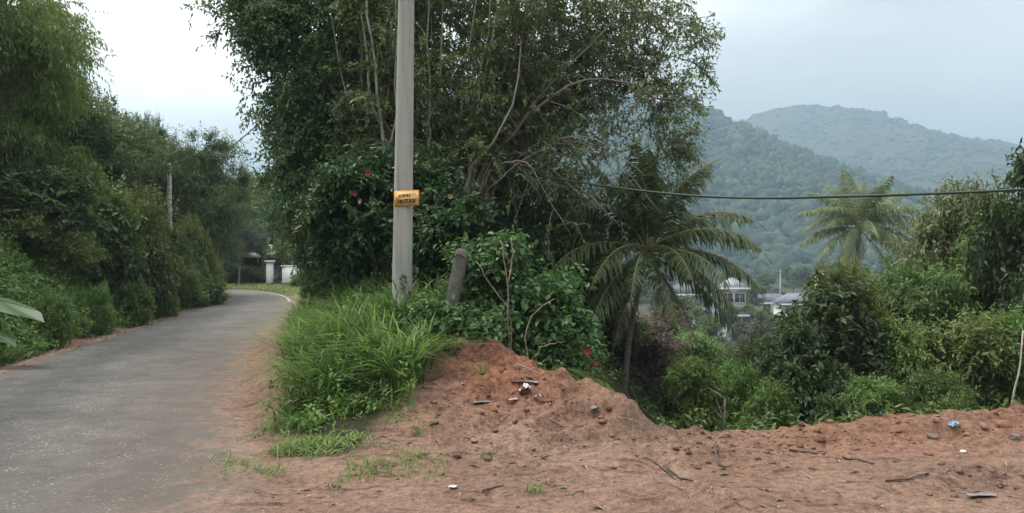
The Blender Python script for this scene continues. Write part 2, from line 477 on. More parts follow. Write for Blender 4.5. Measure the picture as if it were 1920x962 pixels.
def hills(x, y):
    p1 = np.interp(x, [-900, -500, -195, -60, 40, 103, 184, 222, 262, 303, 373, 450, 600], [40, 40, 55, 110, 150, 150, 146, 130, 104, 78, 40, 14, 0])
    y1 = 820 + 40 * np.sin(x / 90)
    d1 = y1 - y
    f1 = np.where(d1 > 0, np.clip(1 - d1 / 560, 0, 1) ** 1.25, np.clip(1 + d1 / 700, 0, 1))
    p2 = np.interp(x, [-1500, -700, 0, 300, 416, 500, 548, 609, 650, 700, 802, 860, 934, 1050, 1250, 1700, 2600], [30, 50, 150, 230, 262, 282, 290, 289, 270, 250, 226, 212, 200, 178, 140, 110, 60])
    y2 = 1500 + 60 * np.sin(x / 170)
    d2 = y2 - y
    f2 = np.where(d2 > 0, np.clip(1 - d2 / 1150, 0, 1) ** 1.5, np.clip(1 + d2 / 900, 0, 1))
    g = fbm(x, y, 1 / 160, 4, 31) - 1.1 * np.abs(fbm(x, y, 1 / 240, 3, 37))
    h1 = (p1 + 14) * 1.24 * f1 * (1 + 0.16 * g); h2 = (p2 + 14) * 1.035 * f2 * (1 + 0.09 * g)
    return np.maximum(h1, h2) + 0.25 * np.minimum(h1, h2) * 0
def H(x, y, fine=True):
    x = np.asarray(x, float); y = np.asarray(y, float)
    dL, sL = polydist(x, y, LEFT)
    sdL = dL * sL
    near = 1 - sstep(45, 75, np.hypot(x, y))
    z = np.where(near > 0, rbf(x, y) * near, 0)
    dR, sR = polydist(x, y, RIGHT)
    road = (sL < 0) & (sR > 0)
    z = np.where(road, 0.0, z)
    z = np.where((sR <= 0) & (dR < .7), z * sstep(.1, .7, dR), z)
    # left bank
    s = np.maximum(sdL - 0.45, 0)
    bank = np.where(s < 5, 0.95 * s - 0.05 * s * s, 3.5 + 0.45 * (s - 5))
    bank = np.minimum(bank, 9 + 0.04 * s) - 0.05 * np.exp(-((sdL - .3) / .16) ** 2)
    bank = bank + fbm(x, y, .55, 3, 3) * 0.5 * sstep(.3, 2, s)
    z = np.where(sL > 0, bank, z)
    # drop to the valley beyond the edge
    dE, _ = polydist(x, y, EDGE)
    ins = inside(x, y, PLATEAU)
    d = np.where(ins, 0, dE)
    prof = np.interp(d, [0, .25, 1, 3, 6, 14, 45, 120, 4000], [0, .10, .75, 2.6, 4.2, 5.6, 8.6, 11.0, 14])
    z = np.where(ins, z, z * np.exp(-d * .5) - prof + fbm(x, y, .2, 3, 9) * np.minimum(d * .15, 1.2))
    z = z + np.where(ins, 0, hills(x, y) * sstep(60, 250, d))
    if fine:
        off = np.where(ins & ~road & (sL < 0), 1.0, np.where(ins, 0, .5))
        rgh = sstep(4.0, 6.0, y) * (1 - sstep(14, 20, y)) * off * sstep(.35, 1.0, dR)
        mound = sstep(-1.2, -.3, x) * (1 - sstep(1.2, 2.0, x)) * sstep(6.4, 7.2, y) + .55 * sstep(1.5, 3, x) * sstep(6.4, 7.4, y)
        n1 = fbm(x, y, 1.6, 3, 11); n2 = .55 * fbm(x, y, 5.5, 3, 21) + .6 * fbm(x * .42 + y * .1, y * 1.25, 4.2, 3, 23)
        z = z + rgh * (0.05 * n1 + (0.030 + 0.21 * np.clip(mound, 0, 1)) * n2 + (.012 + .05 * np.clip(mound, 0, 1)) * (.3 - np.abs(fbm(x, y, 7.5, 2, 29))))
        # lumpy low heaps on the far side of the clearing
        z = z + rgh * sstep(1.2, 2.4, x) * 0.045 * np.exp(-((y - (7.5 + .11 * (x - 2.8)) ) / .35) ** 2) * (1.0 + 1.8 * vnoise(x * 3.1, y * 2.0, 77))
        # wheel-spun trench of darker soil running from the mound foot
        for (a, b, wd, dp) in (((1.0, 7.1), (1.45, 5.2), .09, .05), ((2.9, 5.75), (4.3, 6.15), .13, .05), ((-2.75, 7.9), (-1.72, 5.0), .022, .03)):
            a = np.array(a); b = np.array(b); dv = b - a
            t = np.clip(((x - a[0]) * dv[0] + (y - a[1]) * dv[1]) / (dv @ dv), 0, 1)
            dd = np.hypot(x - a[0] - t * dv[0] + .08 * vnoise(y * 2, x * 2, 5), y - a[1] - t * dv[1])
            z = z - dp * np.exp(-(dd / wd) ** 2) + dp * .5 * np.exp(-((dd - 2.2 * wd) / wd) ** 2)
        # the bare cut face near the post, steeper and torn
        z = z + rgh * .05 * np.exp(-(((x + .25) / .5) ** 2 + ((y - 8.9) / .5) ** 2)) * vnoise(x * 9, y * 9, 91) * 2
    return z
def h1(x, y): return float(H(np.array([x]), np.array([y]))[0])
def hit(px, py, ymin=3.5, ymax=60):
    """where the line through a pixel meets the ground"""
    Y = np.concatenate([np.arange(ymin, 20, .02), np.arange(20, ymax, .1)])
    X = (px - 960) / F * Y; Z = CAM_Z - (py - 481) / F * Y
    g = H(X, Y)
    k = np.argmax(Z <= g)
    return np.array([X[k], Y[k], g[k]])

# ---------------------------------------------------------------- ground
def axis(dense0, dense1, step, lo, hi, grow):
    a = list(np.arange(dense0, dense1, step)); st = step
    while a[-1] < hi: st *= grow; a.append(a[-1] + st)
    st = step; b = [a[0]]
    while b[-1] > lo: st *= grow; b.append(b[-1] - st)
    return np.array(b[:0:-1] + a)
gx = axis(-4.2, 6.6, .038, -3000, 3000, 1.085)
gy = axis(4.6, 10.2, .037, -700, 3200, 1.05)
GX, GY = np.meshgrid(gx, gy)
fx, fy = GX.ravel(), GY.ravel()
GZ = H(fx, fy)
nx, ny = len(gx), len(gy)
ii = (np.arange(ny - 1)[:, None] * nx + np.arange(nx - 1)[None]).ravel()
GQ = np.stack([ii, ii + 1, ii + 1 + nx, ii + nx], -1)
insd = inside(fx, fy, PLATEAU)
dLg, sLg = polydist(fx, fy, LEFT)
dEg, _ = polydist(fx, fy, EDGE)
GRASSPOLY = plist([(-1.75, 6.3), (-1.15, 6.5), (-1.05, 7.2), (-.98, 7.8), (-.85, 8.6), (-.75, 9.3), (-.35, 9.7), (-.25, 11), (-.2, 14), (-.8, 20), (-4.6, 33), (-9.2, 41), (-10.2, 38), (-7.4, 30), (-5.6, 21.5),
                   (-4.2, 15), (-3.45, 12), (-2.85, 9.8), (-2.45, 8.5), (-2.35, 7.6), (-2.15, 6.9)])
ing = inside(fx, fy, GRASSPOLY)
dGg, _ = polydist(fx, fy, np.vstack([GRASSPOLY, GRASSPOLY[:1]]))
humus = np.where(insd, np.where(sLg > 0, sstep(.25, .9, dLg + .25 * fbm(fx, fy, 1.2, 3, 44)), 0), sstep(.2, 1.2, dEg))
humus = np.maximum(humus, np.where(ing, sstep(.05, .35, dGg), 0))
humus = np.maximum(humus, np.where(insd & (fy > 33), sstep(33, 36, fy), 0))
red = np.clip(np.exp(-(((fx - .0) / 1.0) ** 2 + ((fy - 8.3) / .95) ** 2)) * 1.15 + .45 * sstep(1.0, 2.5, fx) * sstep(6.2, 7.2, fy) + .35 * fbm(fx, fy, 1.1, 3, 55), 0, 1)
red *= (insd | (dEg < .8)) * sstep(-1.7, -1.0, fx)
gme = mesh_np('ground', np.stack([fx, fy, GZ], -1), GQ, attrs={'humus': humus, 'red': red}, smooth=True)

def dirt_nodes(n):
    """colour + height of bare earth, from world position"""
    g = nd(n, 'ShaderNodeNewGeometry')
    n1 = nd(n, 'ShaderNodeTexNoise', {'Scale': 0.9, 'Detail': 6, 'Roughness': .6})
    n2 = nd(n, 'ShaderNodeTexNoise', {'Scale': 15, 'Detail': 8, 'Roughness': .72})
    n3 = nd(n, 'ShaderNodeTexNoise', {'Scale': 70, 'Detail': 4, 'Roughness': .7})
    for x in (n1, n2, n3): n.links.new(g.outputs['Position'], x.inputs['Vector'])
    r1 = nd(n, 'ShaderNodeValToRGB')
    e = r1.color_ramp.elements
    e[0].position = .30; e[0].color = (.195, .122, .088, 1)
    e[1].position = .68; e[1].color = (.315, .208, .150, 1)
    r2 = nd(n, 'ShaderNodeValToRGB')
    e = r2.color_ramp.elements
    e[0].position = .32; e[0].color = (.42, .42, .42, 1)
    e[1].position = .60; e[1].color = (1.12, 1.12, 1.12, 1)
    mul = nd(n, 'ShaderNodeMix', {0: .95}, data_type='RGBA', blend_type='MULTIPLY')
    n.links.new(n1.outputs['Fac'], r1.inputs['Fac'])
    n.links.new(n2.outputs['Fac'], r2.inputs['Fac'])
    n.links.new(r1.outputs['Color'], mul.inputs[6])
    n.links.new(r2.outputs['Color'], mul.inputs[7])
    mp_ = nd(n, 'ShaderNodeMapping', {'Scale': (1.0, 2.2, 1.0), 'Rotation': (0, 0, .25)})
    n6 = nd(n, 'ShaderNodeTexNoise', {'Scale': 2.6, 'Detail': 9, 'Roughness': .74, 'Distortion': .6})
    n.links.new(g.outputs['Position'], mp_.inputs['Vector']); n.links.new(mp_.outputs[0], n6.inputs['Vector'])
    r6 = nd(n, 'ShaderNodeValToRGB')
    e = r6.color_ramp.elements
    e[0].position = .36; e[0].color = (.36, .29, .26, 1)
    e[1].position = .48; e[1].color = (1, 1, 1, 1)
    n.links.new(n6.outputs['Fac'], r6.inputs['Fac'])
    mul6 = nd(n, 'ShaderNodeMix', {0: .85}, data_type='RGBA', blend_type='MULTIPLY')
    n.links.new(mul.outputs[2], mul6.inputs[6]); n.links.new(r6.outputs['Color'], mul6.inputs[7])
    r7 = nd(n, 'ShaderNodeMapRange', {'From Min': .34, 'From Max': .66, 'To Min': .62, 'To Max': 1.38})
    n.links.new(n3.outputs['Fac'], r7.inputs['Value'])
    mul7 = nd(n, 'ShaderNodeMix', {0: 1.0}, data_type='RGBA', blend_type='MULTIPLY')
    n.links.new(mul6.outputs[2], mul7.inputs[6]); n.links.new(r7.outputs[0], mul7.inputs[7])
    mul = mul7
    hh = nd(n, 'ShaderNodeMath', {1: .35}, operation='MULTIPLY_ADD')
    n.links.new(n3.outputs['Fac'], hh.inputs[0])
    n.links.new(n2.outputs['Fac'], hh.inputs[2])
    return mul.outputs[2], hh.outputs[0], n2.outputs['Fac'], n1.outputs['Fac'], n3.outputs['Fac']
m, n, o = newmat('earth')
dcol, dh, nmid, nbig, nfin = dirt_nodes(n)
ar = nd(n, 'ShaderNodeAttribute', attribute_name='red')
ah = nd(n, 'ShaderNodeAttribute', attribute_name='humus')
rr = nd(n, 'ShaderNodeValToRGB')
rr.color_ramp.elements[0].position = .34; rr.color_ramp.elements[0].color = (.085, .034, .022, 1)
rr.color_ramp.elements[1].position = .66; rr.color_ramp.elements[1].color = (.340, .165, .100, 1)
n.links.new(nmid, rr.inputs['Fac'])
mr_ = nd(n, 'ShaderNodeMix', data_type='RGBA')
n.links.new(ar.outputs['Fac'], mr_.inputs[0]); n.links.new(dcol, mr_.inputs[6]); n.links.new(rr.outputs['Color'], mr_.inputs[7])
hr = nd(n, 'ShaderNodeValToRGB')
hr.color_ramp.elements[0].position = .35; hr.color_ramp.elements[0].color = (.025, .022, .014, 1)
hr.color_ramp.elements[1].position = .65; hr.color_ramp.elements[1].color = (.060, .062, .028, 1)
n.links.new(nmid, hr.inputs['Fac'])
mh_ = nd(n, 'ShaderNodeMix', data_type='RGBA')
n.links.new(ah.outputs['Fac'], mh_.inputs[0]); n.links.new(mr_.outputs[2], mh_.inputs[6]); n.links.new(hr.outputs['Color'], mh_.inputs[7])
pb = nd(n, 'ShaderNodeBsdfPrincipled', {'Roughness': .95})
pb.inputs['Specular IOR Level'].default_value = .15
bp = nd(n, 'ShaderNodeBump', {'Strength': .9, 'Distance': .05})
n.links.new(dh, bp.inputs['Height']); n.links.new(bp.outputs[0], pb.inputs['Normal'])
n.links.new(mh_.outputs[2], pb.inputs['Base Color']); n.links.new(pb.outputs[0], o.inputs['Surface'])
M['earth'] = m
structure(link('ground', gme, m))

# ---------------------------------------------------------------- road
Ls, Rs = spl(LEFT, 160), spl(RIGHT, 160)
NU = 15
us = np.linspace(-.10, 1.17, NU)
RV = Ls[:, None, :] * (1 - us)[None, :, None] + Rs[:, None, :] * us[None, :, None]
rz = np.full(RV.shape[:2], .014) + .03 * (1 - ((us - .5) / .55) ** 2).clip(0)[None]
rz[:, 0] = -.03; rz[:, -1] = -.03
RVf = np.concatenate([RV, rz[..., None]], -1).reshape(-1, 3)
i = (np.arange(159)[:, None] * NU + np.arange(NU - 1)[None]).ravel()
RQ = np.stack([i, i + 1, i + 1 + NU, i + NU], -1)
across = np.broadcast_to(us[None], (160, NU)).ravel()
m, n, o = newmat('asphalt')
dcol, dh, nmid, nbig, nfin = dirt_nodes(n)
g = nd(n, 'ShaderNodeNewGeometry')
n4 = nd(n, 'ShaderNodeTexNoise', {'Scale': .7, 'Detail': 5, 'Roughness': .6})
n.links.new(g.outputs['Position'], n4.inputs['Vector'])
base = nd(n, 'ShaderNodeValToRGB')
base.color_ramp.elements[0].position = .3; base.color_ramp.elements[0].color = (.060, .057, .053, 1)
base.color_ramp.elements[1].position = .7; base.color_ramp.elements[1].color = (.098, .094, .086, 1)
n.links.new(n4.outputs['Fac'], base.inputs['Fac'])
vo = nd(n, 'ShaderNodeTexVoronoi', {'Scale': 24, 'Randomness': 1})
n.links.new(g.outputs['Position'], vo.inputs['Vector'])
sp = nd(n, 'ShaderNodeValToRGB')
sp.color_ramp.elements[0].position = .12; sp.color_ramp.elements[0].color = (1, 1, 1, 1)
sp.color_ramp.elements[1].position = .30; sp.color_ramp.elements[1].color = (0, 0, 0, 1)
n.links.new(vo.outputs['Distance'], sp.inputs['Fac'])
sel = nd(n, 'ShaderNodeValToRGB')
sel.color_ramp.elements[0].position = .42; sel.color_ramp.elements[0].color = (0, 0, 0, 1)
sel.color_ramp.elements[1].position = .66; sel.color_ramp.elements[1].color = (.9, .9, .9, 1)
n5 = nd(n, 'ShaderNodeTexNoise', {'Scale': 3.2, 'Detail': 7, 'Roughness': .75})
n.links.new(g.outputs['Position'], n5.inputs['Vector'])
n.links.new(n5.outputs['Fac'], sel.inputs['Fac'])
sm = nd(n, 'ShaderNodeMath', operation='MULTIPLY')
n.links.new(sp.outputs['Color'], sm.inputs[0]); n.links.new(sel.outputs['Color'], sm.inputs[1])
mxs = nd(n, 'ShaderNodeMix', data_type='RGBA')
mxs.inputs[7].default_value = (.42, .39, .35, 1)
n.links.new(sm.outputs[0], mxs.inputs[0]); n.links.new(base.outputs['Color'], mxs.inputs[6])
fine = nd(n, 'ShaderNodeMapRange', {'From Min': .3, 'From Max': .7, 'To Min': .72, 'To Max': 1.25})
n.links.new(nfin, fine.inputs['Value'])
mf = nd(n, 'ShaderNodeMix', {0: 1.0}, data_type='RGBA', blend_type='MULTIPLY')
n.links.new(mxs.outputs[2], mf.inputs[6]); n.links.new(fine.outputs[0], mf.inputs[7])
ac = nd(n, 'ShaderNodeAttribute', attribute_name='across')
# worn wheel tracks, patched and cracked asphalt
wt = nd(n, 'ShaderNodeMath', {1: 12.6}, operation='MULTIPLY'); n.links.new(ac.outputs['Fac'], wt.inputs[0])
ws = nd(n, 'ShaderNodeMath', operation='SINE'); n.links.new(wt.outputs[0], ws.inputs[0])
wm_ = nd(n, 'ShaderNodeMapRange', {'From Min': -1, 'From Max': 1, 'To Min': .84, 'To Max': 1.10}); n.links.new(ws.outputs[0], wm_.inputs['Value'])
pt = nd(n, 'ShaderNodeTexNoise', {'Scale': 1.7, 'Detail': 8, 'Roughness': .7, 'Distortion': 1.2}); n.links.new(g.outputs['Position'], pt.inputs['Vector'])
pr = nd(n, 'ShaderNodeMapRange', {'From Min': .40, 'From Max': .60, 'To Min': .74, 'To Max': 1.16}); n.links.new(pt.outputs['Fac'], pr.inputs['Value'])
vc = nd(n, 'ShaderNodeTexVoronoi', {'Scale': 1.3}, feature='DISTANCE_TO_EDGE')
vd = nd(n, 'ShaderNodeVectorMath', operation='ADD'); n.links.new(g.outputs['Position'], vd.inputs[0]); n.links.new(pt.outputs['Color'], vd.inputs[1]); n.links.new(vd.outputs[0], vc.inputs['Vector'])
vk = nd(n, 'ShaderNodeMapRange', {'From Min': .002, 'From Max': .012, 'To Min': .55, 'To Max': 1.0}); n.links.new(vc.outputs['Distance'], vk.inputs['Value'])
for src_ in (wm_, pr, vk):
    mm_ = nd(n, 'ShaderNodeMix', {0: 1.0}, data_type='RGBA', blend_type='MULTIPLY')
    n.links.new(mf.outputs[2], mm_.inputs[6]); n.links.new(src_.outputs[0], mm_.inputs[7]); mf = mm_
def edge_mask(lo, hi):
    a = nd(n, 'ShaderNodeMath', {1: .34}, operation='MULTIPLY_ADD')      # noise * .34 + across
    n.links.new(n4.outputs['Fac'], a.inputs[0]); n.links.new(ac.outputs['Fac'], a.inputs[2])
    b = nd(n, 'ShaderNodeMath', {1: .36}, operation='MULTIPLY_ADD')
    n.links.new(n5.outputs['Fac'], b.inputs[0]); n.links.new(a.outputs[0], b.inputs[2])
    r = nd(n, 'ShaderNodeMapRange', {'From Min': lo, 'From Max': hi})
    n.links.new(b.outputs[0], r.inputs['Value'])
    return r.outputs[0]
e1, e2 = edge_mask(1.30, 1.44), edge_mask(.44, .32)
ee = nd(n, 'ShaderNodeMapRange', {'From Min': 1.02, 'From Max': 1.13}); n.links.new(ac.outputs['Fac'], ee.inputs['Value'])
ex_ = nd(n, 'ShaderNodeMath', operation='MAXIMUM'); n.links.new(e1, ex_.inputs[0]); n.links.new(ee.outputs[0], ex_.inputs[1])
em = nd(n, 'ShaderNodeMath', operation='MAXIMUM')
n.links.new(ex_.outputs[0], em.inputs[0]); n.links.new(e2, em.inputs[1])
eb = nd(n, 'ShaderNodeMath', {1: .34}, operation='MULTIPLY'); n.links.new(edge_mask(.82, 1.42), eb.inputs[0])
dst_ = nd(n, 'ShaderNodeMix', data_type='RGBA'); dst_.inputs[7].default_value = (.21, .150, .112, 1)
n.links.new(eb.outputs[0], dst_.inputs[0]); n.links.new(mf.outputs[2], dst_.inputs[6]); mf = dst_
md = nd(n, 'ShaderNodeMix', data_type='RGBA')
n.links.new(em.outputs[0], md.inputs[0]); n.links.new(mf.outputs[2], md.inputs[6]); n.links.new(dcol, md.inputs[7])
pb = nd(n, 'ShaderNodeBsdfPrincipled', {'Roughness': .8})
pb.inputs['Specular IOR Level'].default_value = .3
bh = nd(n, 'ShaderNodeMath', operation='MULTIPLY_ADD')
n.links.new(em.outputs[0], bh.inputs[0]); n.links.new(dh, bh.inputs[1])
nf2 = nd(n, 'ShaderNodeMath', {1: .3}, operation='MULTIPLY'); n.links.new(nfin, nf2.inputs[0])
n.links.new(nf2.outputs[0], bh.inputs[2])
bp = nd(n, 'ShaderNodeBump', {'Strength': .8, 'Distance': .04})
n.links.new(bh.outputs[0], bp.inputs['Height']); n.links.new(bp.outputs[0], pb.inputs['Normal'])
n.links.new(md.outputs[2], pb.inputs['Base Color']); n.links.new(pb.outputs[0], o.inputs['Surface'])
structure(link('road', mesh_np('road', RVf, RQ, attrs={'across': across}, smooth=True), m))
# painted line along the outer edge of the bend
k0 = int(np.argmin(np.abs(Rs[:, 1] - 29)))
ln = Rs[k0:150]; lt = nrm(np.gradient(ln, axis=0)); nn = np.stack([-lt[:, 1], lt[:, 0]], -1)
lv = np.concatenate([np.c_[ln + nn * .02, np.full(len(ln), .030)], np.c_[ln + nn * .13, np.full(len(ln), .034)]])
q = np.arange(len(ln) - 1)
structure(link('road_edge_line', mesh_np('road_edge_line', lv, np.stack([q, q + 1, q + 1 + len(ln), q + len(ln)], -1)), M['paint']))

# ---------------------------------------------------------------- far forest on the hills
def ico(sub=1):
    t = (1 + 5 ** .5) / 2
    V = [(-1, t, 0), (1, t, 0), (-1, -t, 0), (1, -t, 0), (0, -1, t), (0, 1, t), (0, -1, -t), (0, 1, -t), (t, 0, -1), (t, 0, 1), (-t, 0, -1), (-t, 0, 1)]
    Fc = [(0, 11, 5), (0, 5, 1), (0, 1, 7), (0, 7, 10), (0, 10, 11), (1, 5, 9), (5, 11, 4), (11, 10, 2), (10, 7, 6), (7, 1, 8), (3, 9, 4), (3, 4, 2), (3, 2, 6), (3, 6, 8), (3, 8, 9), (4, 9, 5), (2, 4, 11), (6, 2, 10), (8, 6, 7), (9, 8, 1)]
    V = [np.array(v_) / np.linalg.norm(v_) for v_ in V]
    for _ in range(sub):
        cache = {}; nf = []
        def mid(a, b):
            k = (min(a, b), max(a, b))
            if k not in cache:
                p = V[a] + V[b]; V.append(p / np.linalg.norm(p)); cache[k] = len(V) - 1
            return cache[k]
        for a, b, c_ in Fc:
            x, y, z = mid(a, b), mid(b, c_), mid(c_, a)
            nf += [(a, x, z), (b, y, x), (c_, z, y), (x, y, z)]
        Fc = nf
    return np.array(V), np.array(Fc)
IV, IF = ico(1)
I0, F0_ = ico(0)
up = F0_[(I0[F0_][:, :, 2].mean(1) > -.4)]
used = np.unique(up); remap = -np.ones(len(I0), int); remap[used] = np.arange(len(used))
UV_, UF = I0[used], remap[up]
fr = np.random.default_rng(3)
NT = 34000
az = fr.uniform(R(-16), R(40), NT * 2); rad = 230 * (1700 / 230) ** fr.random(NT * 2)
tx, ty = rad * np.sin(az), rad * np.cos(az)
keep = hills(tx, ty) > 4
tx, ty, rad = tx[keep][:NT], ty[keep][:NT], rad[keep][:NT]
kd_ = fr.random(len(tx)) < np.clip(.75 + 1.6 * fbm(tx, ty, 1 / 45, 3, 88), .15, 1); tx, ty, rad = tx[kd_], ty[kd_], rad[kd_]
def on_mesh(x, y):
    i_ = np.clip(np.searchsorted(gx, x) - 1, 0, nx - 2); j_ = np.clip(np.searchsorted(gy, y) - 1, 0, ny - 2)
    u = (x - gx[i_]) / (gx[i_ + 1] - gx[i_]); w_ = (y - gy[j_]) / (gy[j_ + 1] - gy[j_])
    Z = GZ.reshape(ny, nx)
    return (Z[j_, i_] * (1 - u) + Z[j_, i_ + 1] * u) * (1 - w_) + (Z[j_ + 1, i_] * (1 - u) + Z[j_ + 1, i_ + 1] * u) * w_
tz = on_mesh(tx, ty)
nT = len(tx)
sz = (1.5 + 3.8 * fr.random(nT) ** 3) * (1 + .5 * sstep(500, 1500, rad))
ht = sz * fr.uniform(.7, 1.4, nT) * (1 - .45 * sstep(500, 1300, rad))
jit = 1 + fr.normal(size=(nT, len(UV_), 1)) * .30
V = UV_[None] * jit * np.stack([sz, sz, ht], -1)[:, None] + np.stack([tx, ty, tz + ht * .3], -1)[:, None]
Ff = UF[None] + (np.arange(nT) * len(UV_))[:, None, None]
fo = link('forest', mesh_np('forest', V.reshape(-1, 3), None, Ff.reshape(-1, 3), var=np.repeat(fr.random(nT), len(UV_))), M['forest'])
stuff(fo, 'distant wooded hillside fading into mist', 'forest')

# ---------------------------------------------------------------- plant builder
def plant(name, label, cat, h, lobes, nclus, nspr, K, Ln, leafm, barkm, trunk_r=.05, trunk_h=.5, seed=0, sl=.35, droop=.3, asp=.42, shape='rhomb', sig=.28, stems=1, group=None, loc=(0, 0, 0), flat=.7):
    """tree or shrub: tapered trunk(s) with limbs, crown of twigs with leaves; lobes = [(x,y,z,rx,ry,rz)]"""
    r = np.random.default_rng(seed)
    root = thing(name, label, cat, loc, 0, group)
    ta, ca = Acc(), Acc()
    lobes = np.array(lobes, float)
    fork = []
    for s_ in range(stems):
        b = np.array([r.normal() * .06 * (stems > 1), r.normal() * .06 * (stems > 1), -.6])
        tp = np.array([r.normal() * .12 * h * .3 + (r.normal() * .10 * h if stems > 1 else 0), r.normal() * .12 * h * .3, trunk_h * h])
        p = spl([b, (b + tp) / 2 + r.normal(size=3) * .05 * h * np.array([1, 1, 0]), tp], 8)
        tube(ta, p, np.linspace(trunk_r, trunk_r * .55, 8), 7)
        fork.append(p)
    wts = lobes[:, 3] * lobes[:, 5]; wts = wts / wts.sum()
    for li, lb in enumerate(lobes):
        cpt, rad_ = lb[:3], lb[3:]
        fp = fork[li % stems]; st_ = fp[r.integers(4, 8)]
        tube(ta, bez(st_, (st_ + cpt) / 2 + [0, 0, .1 * h * r.random()], cpt, 6), np.linspace(trunk_r * .5, trunk_r * .16, 6), 5)
        nc = max(3, int(nclus * wts[li] + .5))
        u = nrm(r.normal(size=(nc, 3))); u[:, 2] = u[:, 2] * .85 + .15
        cc_ = cpt + u * rad_ * (r.random((nc, 1)) ** .33) * .95
        for k in range(nc):
            if r.random() < .5:
                tube(ta, bez(cpt - [0, 0, rad_[2] * .3], (cpt + cc_[k]) / 2 + [0, 0, .08], cc_[k], 4), np.linspace(trunk_r * .16, .004, 4), 3, cap=False)
        ns = int(nspr * wts[li] + .5)
        ci = r.integers(0, nc, ns)
        cs = rad_.mean() * sig
        P_ = cc_[ci] + r.normal(size=(ns, 3)) * cs * np.array([1, 1, flat])
        D_ = nrm(P_ - cpt) * .7 + r.normal(size=(ns, 3)) * .45 + np.array([0, 0, .15])
        tone = r.random(nc)
        sprigs(ca, P_ - nrm(D_) * sl * .5, D_, sl * (.6 + .7 * r.random(ns)), K, Ln, asp, droop, shape, r, vbase=np.clip(tone[ci] * .5 + r.random(ns) * .5, 0, 1))
    link('trunk' if stems == 1 else 'stems', ta.mesh('trunk', True), barkm, root)
    link('crown', ca.mesh('crown'), leafm, root)
    return root
def blob(r, n, R0, zc, h, sp=.6):
    """n overlapping lobes of an uneven crown"""
    out = []
    for k in range(n):
        a = TAU * k / n + r.uniform(-.5, .5)
        d = R0 * sp * r.uniform(.5, 1.1)
        q = R0 * r.uniform(.42, .68)
        out.append((d * math.cos(a), d * math.sin(a), zc + r.uniform(-.5, .5) * h * .6, q, q, q * r.uniform(.75, 1.05)))
    out.append((0, 0, zc + h * .28, R0 * .55, R0 * .55, h * .34))
    return out

# prototypes (the first of each kind is itself placed)
def rr_(s): return np.random.default_rng(s)
PROTO = {}
def proto(key, **k):
    PROTO[key] = [plant(**k), False]
proto('bush', name='shrub', label='', cat='shrub', h=1.9, lobes=blob(rr_(1), 6, 1.15, .95, 1.5), nclus=70, nspr=1900, K=9, Ln=.125, leafm=M['bank'], barkm=M['bark_dark'], trunk_r=.03, trunk_h=.35, seed=11, sl=.38, stems=3)
proto('bush2', name='shrub', label='', cat='shrub', h=1.9, lobes=blob(rr_(2), 7, 1.15, .95, 1.6), nclus=80, nspr=1900, K=9, Ln=.11, leafm=M['bank_olive'], barkm=M['bark_dark'], trunk_r=.03, trunk_h=.35, seed=12, sl=.42, droop=.5, asp=.30, stems=3)
proto('bush3', name='shrub', label='', cat='shrub', h=2.0, lobes=blob(rr_(3), 6, 1.2, 1.0, 1.6), nclus=60, nspr=1500, K=8, Ln=.15, leafm=M['bank_dark'], barkm=M['bark_dark'], trunk_r=.03, trunk_h=.35, seed=13, sl=.4, asp=.5, stems=3)
proto('tree', name='broadleaf_tree', label='', cat='tree', h=5.2, lobes=blob(rr_(4), 8, 2.1, 3.4, 2.9, .65), nclus=110, nspr=3400, K=9, Ln=.15, leafm=M['bank_dark'], barkm=M['bark'], trunk_r=.13, trunk_h=.5, seed=14, sl=.5, sig=.22)
proto('tree2', name='broadleaf_tree', label='', cat='tree', h=5.2, lobes=blob(rr_(5), 9, 2.1, 3.3, 3.2, .7), nclus=120, nspr=3200, K=11, Ln=.12, leafm=M['bank'], barkm=M['bark'], trunk_r=.12, trunk_h=.5, seed=15, sl=.55, droop=.6, asp=.3, sig=.2)
proto('feather', name='feathery_tree', label='', cat='tree', h=5.5, lobes=blob(rr_(6), 9, 2.0, 3.6, 3.0, .75), nclus=90, nspr=2300, K=18, Ln=.10, leafm=M['bank_dark'], barkm=M['bark'], trunk_r=.10, trunk_h=.55, seed=16, sl=.75, droop=.35, asp=.34, sig=.2, flat=.4)
proto('bamboo', name='drooping_tree', label='', cat='tree', h=6.5, lobes=[(0, 0, 5.4, 1.6, 1.6, 1.4), (1.2, -.4, 4.2, 1.2, 1.2, 1.3), (-1.2, .3, 4.4, 1.3, 1.3, 1.3), (.6, -.9, 3.0, 1.2, 1.2, 1.2), (-.7, -.8, 2.6, 1.2, 1.2, 1.1), (1.3, .2, 2.2, 1, 1, 1), (.2, .4, 6.6, 1.1, 1.1, 1.0)],
      nclus=150, nspr=4200, K=9, Ln=.17, leafm=M['bank_olive'], barkm=M['bark'], trunk_r=.08, trunk_h=.8, seed=17, sl=.6, droop=1.1, asp=.2, stems=4, sig=.24)
proto('vbush', name='valley_shrub', label='', cat='shrub', h=2.4, lobes=blob(rr_(7), 8, 1.15, 1.3, 2.2, .6), nclus=110, nspr=2600, K=9, Ln=.10, leafm=M['valley'], barkm=M['bark_dark'], trunk_r=.03, trunk_h=.4, seed=18, sl=.36, stems=3, sig=.24, shape='oval')
proto('vbush2', name='valley_shrub', label='', cat='shrub', h=2.4, lobes=blob(rr_(8), 8, 1.2, 1.3, 2.2, .6), nclus=90, nspr=2200, K=9, Ln=.12, leafm=M['valley_dark'], barkm=M['bark_dark'], trunk_r=.035, trunk_h=.4, seed=19, sl=.4, stems=3, sig=.22, shape='oval')
